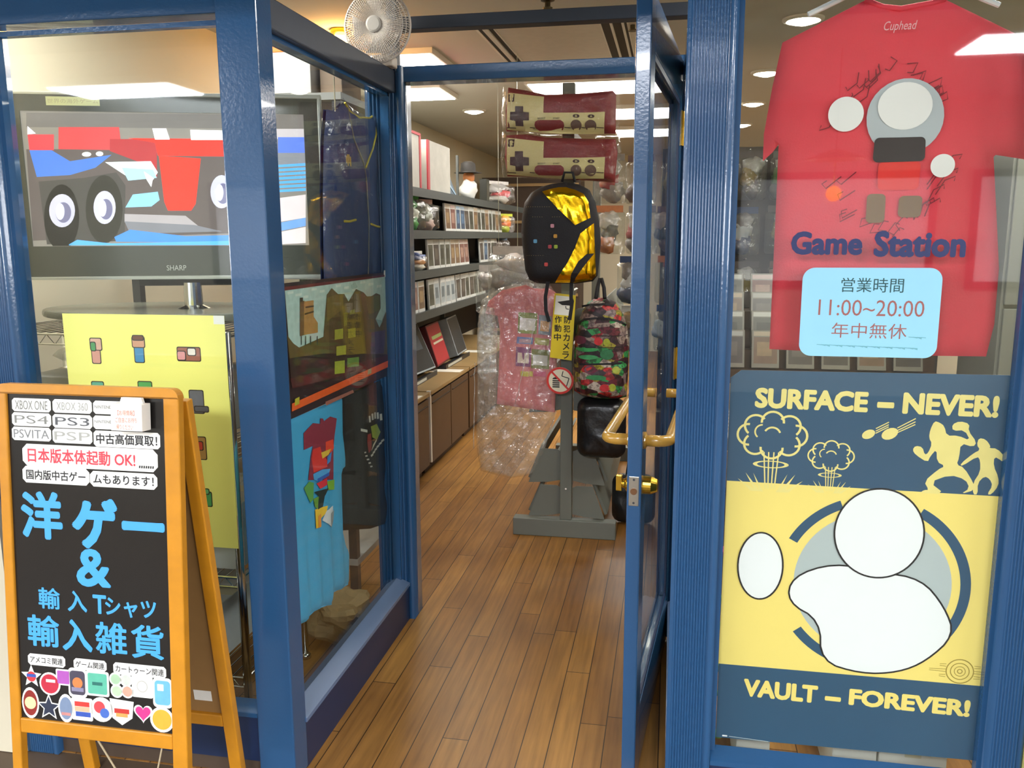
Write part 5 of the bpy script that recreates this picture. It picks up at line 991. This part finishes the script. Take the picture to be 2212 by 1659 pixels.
for ln in (((380, 540), (470, 480), (600, 462), (760, 468), (900, 510), (960, 560)), ((440, 330), (560, 310), (700, 300), (820, 320)), ((345, 1000), (480, 1005), (700, 1000), (975, 990)), ((350, 665), (600, 668), (975, 672)), ((345, 805), (600, 808), (980, 802))):
    m = MB(); pts = [B5(*p) for p in ln]; m.skin(bf, stroke(pts, .009 if ln[0][1] not in (665, 805) else .003), lambda a, b: f(a, b) + fp_(a, b) * 0 + .004, KB, .03); m.build('zip', bp2)
m = MB()
for x, y, rx, ry, c in ((640, 735, 50, 45, 'b8252c'), (738, 745, 40, 45, '9aa02c'), (500, 830, 140, 26, '2f8f4e'), (740, 890, 80, 60, '2f6f48'), (520, 920, 120, 28, '3a8f58'), (420, 720, 80, 50, '5e2038'), (720, 1270, 60, 45, 'b8252c'), (808, 1265, 42, 46, '9aa02c'), (850, 1060, 42, 40, '8f9a2c'), (620, 1150, 120, 30, '2f7f4c'), (550, 1060, 70, 50, '5e2038')): q = B5(x, y); k_ = .00037; m.skin(bf, ell(q[0], q[1], rx * k_ * 1.05, ry * k_ * 1.05, 14), lambda a, b: f(a, b) + (fp_(a, b) if y > 1010 else 0) + .003, mat('patch_' + c, c, .6, var=.4, vscale=60), .02)
m.build('printed_patches', bp2, smooth=True)
m = MB(); m.tube([bf.L(*B5(600, 240), .03), bf.L(*B5(612, 120), .0), bf.L(*B5(630, 15), -.02), bf.L(*B5(655, 15), -.02), bf.L(*B5(690, 120), .0), bf.L(*B5(705, 240), .03)], .009, KB, 8); m.build('carry_loop', bp2, smooth=True)
# pink shirt in its bag
pf = Flat((-.69, 3.935, .8)); B6 = lambda x, y: pf.P(860 + x / 4.096, 560 + y / 4.096); PKC = mat('pink_shirt_cloth', 'e8858a', .85, var=.05, bump=.1, bscale=160)
o = [B6(*p) for p in ((1125, 228), (920, 275), (800, 372), (770, 480), (880, 500), (902, 640), (890, 1000), (872, 1280), (1000, 1300), (1385, 1355), (1400, 1000), (1410, 620), (1440, 330), (1330, 250), (1270, 262), (1190, 258))]
psn = thing('pink_shirt', 'pink shirt with four coloured squares in a long clear bag on the goods stand', 'shirt', pf.O); f = puff(o, .015, .03, .012, 9, 8); m = MB(); m.skin(pf, o, f, PKC, .02); m.skin(pf, o, lambda a, b: -.008, PKC, .1); m.build('cloth', psn, smooth=True)
m = MB(); pl = lambda pts, c, k=.002: m.skin(pf, [B6(*p) for p in pts], lambda a, b: f(a, b) + k, C(c), .03)
for x0, y0, x1, y1, c, ci in ((1070, 465, 1235, 660, '8f9a3a', 'f0e8e2'), (1250, 490, 1360, 670, '7f8a98', 'd9962e'), (1060, 680, 1200, 750, '7a8fd0', 'c9a0b0'), (1215, 690, 1345, 760, 'c8c05a', 'dcd68a'), (1050, 770, 1180, 950, '8f3a78', 'f0d8c8'), (1185, 790, 1345, 970, '8a8a34', 'efece4')): pl([(x0, y0), (x1, y0 + 12), (x1 - 6, y1), (x0 - 6, y1 - 10)], c); pl([(x0 + 14, y0 + 50), (x1 - 16, y0 + 60), (x1 - 22, y1 - 30), (x0 + 10, y1 - 40)] if y1 - y0 > 100 else [(x0 + 20, y0 + 20), (x1 - 20, y0 + 26), (x1 - 20, y1 - 12), (x0 + 16, y1 - 16)], ci, .003)
for x, w, c in ((1090, 70, 'd8c83a'), (1165, 30, 'd8c83a'), (1205, 105, 'd8447a')): pl([(x, 985), (x + w, 990), (x + w, 1035), (x, 1028)], c, .003)
m.build('printed_squares', psn, smooth=True)
LB = clear('long_bag_film', 'f6f8f6', gloss=.12, rough=.06, bump=1, bscale=17, milk=.07)
q = [B6(*p) for p in ((1110, 205), (900, 255), (770, 340), (715, 480), (705, 800), (695, 1200), (690, 1560), (730, 1870), (1000, 1935), (1190, 1900), (1290, 1700), (1400, 1350), (1430, 1000), (1450, 400), (1340, 225))]
m = MB(); m.skin(pf, q, lambda a, b: puff(q, .022, .04)(a, b) + .014 * noise.noise(Vector((a * 34, b * 11, 3))) + .008, LB, .014); m.skin(pf, q, lambda a, b: -.02, LB, .06); m.build('clear_bag', psn, smooth=True)
q2 = [B6(*p) for p in ((760, 400), (860, 430), (890, 650), (880, 1000), (800, 1100), (760, 1090), (715, 1000), (710, 700), (722, 500))]
m = MB(); m.skin(pf, q2, lambda a, b: puff(q2, .02, .04)(a, b) + .014 * noise.noise(Vector((a * 70, b * 45, 6))) + .03, clear('bunched_film', 'e8eaea', gloss=.22, rough=.08, bump=.6, bscale=40, milk=.28), .008); m.build('bunched_film', psn, smooth=True)
for x0, y0, x1, y1 in ((1235, 520, 1050, 1260), (700, 900, 690, 1650), (1400, 1380, 1290, 1650)):
    (a0, b0), (a1, b1) = B6(x0, y0), B6(x1, y1); m = MB(); m.tube([pf.L(a0 + (a1 - a0) * t / 14 + .008 * noise.noise(Vector((t * .7, x0, 0))), b0 + (b1 - b0) * t / 14, .052 + .006 * noise.noise(Vector((t * .9, y0, 3)))) for t in range(15)], [.0015 + .003 * abs(noise.noise(Vector((t * 1.3, x1, 5)))) for t in range(15)], MATS['bunched_film'], 6); m.build('film_crease', psn, smooth=True)
# security camera notice and no-food notice on the stand post
nf = Flat((-.485, 3.87, 1.03)); N_ = nf.P; SY = mat('notice_yellow', 'ead01c', .45, var=.03); cn = thing('camera_notice', 'yellow upright security-camera notice with black Japanese lettering on the stand post', 'notice', nf.O)
m = MB(); o = nf.pts((1198, 633), (1244, 638), (1235, 779), (1188, 772)); m.prism(nf, o[::-1], -.002, 0, SY); m.build('panel', cn); MB().box((-.012, .0021, -.06), (.018, .057, .1), GM).build('bracket', cn)
m = MB(); flatp(m, nf, nf.pts((1201, 638), (1233, 641), (1229, 682), (1197, 679)), WHITE, .0006); m.build('white_field', cn)
m = MB(); flatp(m, nf, nf.pts((1204, 652), (1232, 648), (1236, 640), (1240, 650), (1238, 668), (1230, 660), (1214, 659)), INK, .0009); flatp(m, nf, stroke(nf.pts((1222, 661), (1223, 667), (1229, 668)), .004), INK, .0009); m.build('camera_symbol', cn)
m = MB()
for i, ch in enumerate('防犯カメラ'): x, y = 1225.5 - i * .9, 691 + i * 19; a0, b1 = N_(x - 7, y - 8); a1, b0 = N_(x + 7, y + 8); m.text(nf, ch, a0, b0, a1, b1, INK, .0009, .02)
for i, ch in enumerate('作動中'): x, y = 1206 - i * .9, 690 + i * 19; a0, b1 = N_(x - 7.5, y - 8); a1, b0 = N_(x + 7.5, y + 8); m.text(nf, ch, a0, b0, a1, b1, INK, .0009, .02)
m.build('lettering', cn)
c = N_(1210, 822); R = .064; nn = thing('no_food_notice', 'round red and white no food or drink notice on the stand post', 'notice', nf.O); RR = mat('notice_red', 'd8342e', .45); CR = mat('notice_cream', 'ece4cc', .5)
m = MB(); m.prism(nf, ell(c[0], c[1], R, R, 40), .001, .003, CR); m.build('disc', nn); MB().box((c[0] - .012 + .02, -.001, c[1] - .02), (c[0] + .032, .057, c[1] + .02), GM).build('bracket', nn)
m = MB(); ca, cb = c
for i in range(4): flatp(m, nf, rrect(ca - .036, cb - .033 + i * .0095, ca - .002, cb - .027 + i * .0095, .002), INK, .0036)
flatp(m, nf, ell(ca - .019, cb + .006, .017, .010, 14, 0, 180), INK, .0036); flatp(m, nf, stroke([(ca + .008, cb + .022), (ca + .042, cb + .012)], .004), INK, .0036); flatp(m, nf, stroke([(ca + .042, cb + .012), (ca + .030, cb - .028)], .004), INK, .0036); flatp(m, nf, stroke([(ca + .008, cb + .022), (ca + .014, cb + .045)], .004), INK, .0036); m.build('food_symbol', nn)
m = MB(); flatp(m, nf, arcband(ca, cb, R * .84, R, 0, 359.9, 44), RR, .0038); flatp(m, nf, stroke([(ca - R * .6, cb + R * .62), (ca + R * .6, cb - R * .62)], .009), RR, .004); m.build('ban_ring', nn)
# dark bags hung low on the right flank of the stand, goods above
for i, (x, y, z, w, h, c, lab) in enumerate(((-.305, 3.89, .42, .23, .29, '19181a', 'black bag hung under the patchwork backpack'), (-.16, 4.2, .0, .22, .26, '1c1e20', 'black bag standing on the floor beside the stand, behind the door'))):
    fl_ = Flat((x, y, z)); o = rrect(-w / 2, 0, w / 2, h, .05); r = thing('hanging_bag', lab, 'bag', fl_.O); ff_ = puff(o, .06, .05, .02, 14, i); m = MB(); B_ = mat('bag_' + c, c, .3, var=.2, bump=.3, bscale=30); m.skin(fl_, o, ff_, B_, .02); m.skin(fl_, o, lambda a, b: -ff_(a, b), B_, .03); m.build('bag_body', r, smooth=True)
    m = MB(); m.tube([(-.04, 0, h - .02), (-.03, 0, h + .06), (.03, 0, h + .06), (.04, 0, h - .02)], .006, B_, 8); m.build('handle', r, smooth=True)
pal = [('8a8480', 'a03a3c', 'b8b4ae'), ('5a5a56', '4f7a40', 'a8a49c'), ('2c3c5c', 'b0b4b8', '6f6a68'), ('6a5450', '3c3a3a', 'a89488'), ('8f2a32', 'a8a09c', '3a3436'), ('b06a3a', '6a6a64', 'c8c4bc'), ('48403e', '8a7a48', '9a9a98'), ('a8a8a4', '403c40', '78603c')]
rw = ('top', 'second', 'third', 'fourth', 'lowest')
for j, z in enumerate((1.62, 1.36, 1.10, .84)):
    for i, x in enumerate((-.345, -.175, -.005) if z > 1.2 else (-.19, -.02)):
        bagged('bagged_toy', (x + rnd.uniform(-.02, .02), 4.5 + .1 * i + rnd.uniform(-.03, .03), z), .17, .25, pal[(i * 3 + j * 5) % 8], 'bagged goods hung behind the goods stand beside the open door, %s row' % rw[j], group='bagged goods behind the stand, %s row' % rw[j], seed=i + j * 7, rz=rnd.uniform(-.3, .3))
r = thing('peg_rack', 'dark pegboard rack facing the street beyond the open door and right window', 'rack', (.55, 5.12, 0)); MB().box((-.62, 0, 0), (.95, .04, 1.95), mat('peg_board', '4a433c', .7)).build('board', r)
for z in (.45, .75, 1.05, 1.35, 1.65):
    m = MB()
    for i in range(8): m.tube([(-.52 + i * .19, 0, z + .27), (-.52 + i * .19, -.13, z + .275)], .003, STEEL, 6)
    m.build('hook_row', r)
MB().box((-.62, -.12, 0), (.95, 0, .42), mat('rack_base', '6a5a44', .6)).build('base', r)
for j, z in enumerate((1.65, 1.35, 1.05, .75, .45)):
    for i in range(8): bagged('bagged_toy', (.03 + i * .19 + rnd.uniform(-.02, .02), 4.97 + rnd.uniform(-.03, .03), z + rnd.uniform(-.005, .005)), .165, .265, pal[(i * 3 + j * 2 + i * j) % 8], 'bagged toy hanging on the dark pegboard rack, %s row' % rw[j], group='bagged toys on the pegboard rack, %s row' % rw[j], seed=40 + i + j * 9, rz=rnd.uniform(-.25, .25))
# big clear bags hung left of the stand
for i, (x, y, z, w, h, lab) in enumerate(((-.86, 4.75, 1.06, .34, .34, 'crumpled clear garment bag behind the pink shirt, towards the wall shelf'), (-1.06, 5.2, .98, .30, .30, 'second crumpled clear garment bag behind the first, towards the wall shelf'))):
    bagged('garment_bag', (x, y, z), w, h, ('a8a6a2', '8f8d8c', 'b5b1ae'), lab, 'bag', d=.12, seed=60 + i, film=FILM)
    MB().tube([(0, 0, h - .01), (0, 0, 2.43 - z)], .0015, STEEL, 5).build('hanging_cord', bpy.data.objects['garment_bag' if i == 0 else 'garment_bag.001'])
# browser bin of tilted cases behind the red shirt
r = thing('browser_bin', 'wooden browser bin of tilted disc cases behind the right window', 'bin', (.75, 3.5, 0)); m = MB(); m.box((-.55, -.35, .5), (.55, .35, .52), WDT); m.box((-.55, -.35, .5), (-.535, .35, .72), WDT); m.box((.535, -.35, .5), (.55, .35, .72), WDT); m.box((-.55, -.35, .5), (.55, -.335, .66), WDT); m.box((-.55, .335, .5), (.55, .35, .8), WDT); m.build('tray', r)
for x in (-.5, .5):
    for y in (-.3, .3): MB().box((x - .025, y - .025, 0), (x + .025, y + .025, .5), WDT).build('leg', r)
for c_ in range(6):
    for i in range(7): recolour(place_case((0, 3, 1, 3, 0, 4)[(c_ + i * 2) % 6], (.30 + c_ * .165, 3.26 + i * .068, .535), (0, -.5, -math.pi / 2 + .35), 'disc case tilted back in the browser bin, column %s from the blue post' % ('first', 'second', 'third', 'fourth', 'fifth', 'sixth')[c_], 'tilted cases, column %d' % (c_ + 1)), 'case_body', mat('case_dull_plastic', '77756c', .3, var=.1))
    for i in range(4): recolour(place_case((0, 3, 1, 3, 0, 4)[(c_ * 2 + i) % 6], (.30 + c_ * .165, 4.27 + i * .07, .81 + .09 * i), (0, -.3, -math.pi / 2), 'grey disc case tilted on the stepped shelf, column %s from the blue post' % ('first', 'second', 'third', 'fourth', 'fifth', 'sixth')[c_], 'stepped cases, column %d' % (c_ + 1)), 'case_body', mat('case_dull_plastic', '77756c', .3, var=.1))
r = thing('stepped_shelf', 'stepped shelf of grey cases behind the browser bin', 'shelf', (.72, 4.4, 0)); m = MB()
for i in range(4): m.box((-.55, -.13 + i * .07, 0), (.54, -.06 + i * .07 + (.1 if i == 3 else 0), .80 + .09 * i), WD)
m.build('steps', r)
r = thing('metal_cabinet', 'tall grey metal cabinet behind the right sleeve of the red shirt', 'cabinet', (1.9, 3.7, 0)); GC = mat('grey_cabinet_paint', '6e716c', .3, var=.04); MB().box((-.6, 0, 0), (.5, .45, 1.98), GC).build('body', r, bevel=.004)
for z0, z1 in ((.03, .72), (.735, 1.16), (1.175, 1.96)):
    for x0, x1 in ((-.59, -.25), (-.24, .12), (.13, .49)): d_ = MB().box((x0, -.018, z0), (x1, -.001, z1), GC).build('door', r, bevel=.003); MB().box((x1 - .05, -.022, (z0 + z1) / 2), (x1 - .035, -.018, (z0 + z1) / 2 + .08), STEEL).build('handle', d_)
for i, (x0, x1, y, h, lab) in enumerate(((.205, .292, 2.12, .24, 'small white carton on the floor under the navy poster, nearer the blue post'), (.45, .56, 2.12, .215, 'white carton on the floor under the navy poster, middle of three'), (.565, .73, 2.12, .2, 'wide white carton on the floor under the far corner of the navy poster'))):
    r = thing('carton', lab, 'box', ((x0 + x1) / 2, y + .15, 0)); w = (x1 - x0) / 2; MB().box((-w, -.13, 0), (w, .13, h), mat('white_carton', 'dcd8ca', .6, var=.05)).build('box_body', r, bevel=.003); MB().box((-.02, -.131, h * .6), (.02, .131, h + .0008), MATS['clear_tape']).build('tape', r)
r = thing('tall_bookcase', 'dark brown tall bookcase at the far end of the left wall', 'bookcase', (-1.6, 9.6, 0)); m = MB(); m.box((-.5, -.2, 0), (.6, .2, 2.1), mat('dark_brown_case', '3c2c20', .6)); m.build('carcass', r)
for z in (.4, .8, 1.2, 1.6, 2.0): MB().box((-.48, -.23, z), (.58, -.2, z + .03), WDT).build('shelf_edge', r)
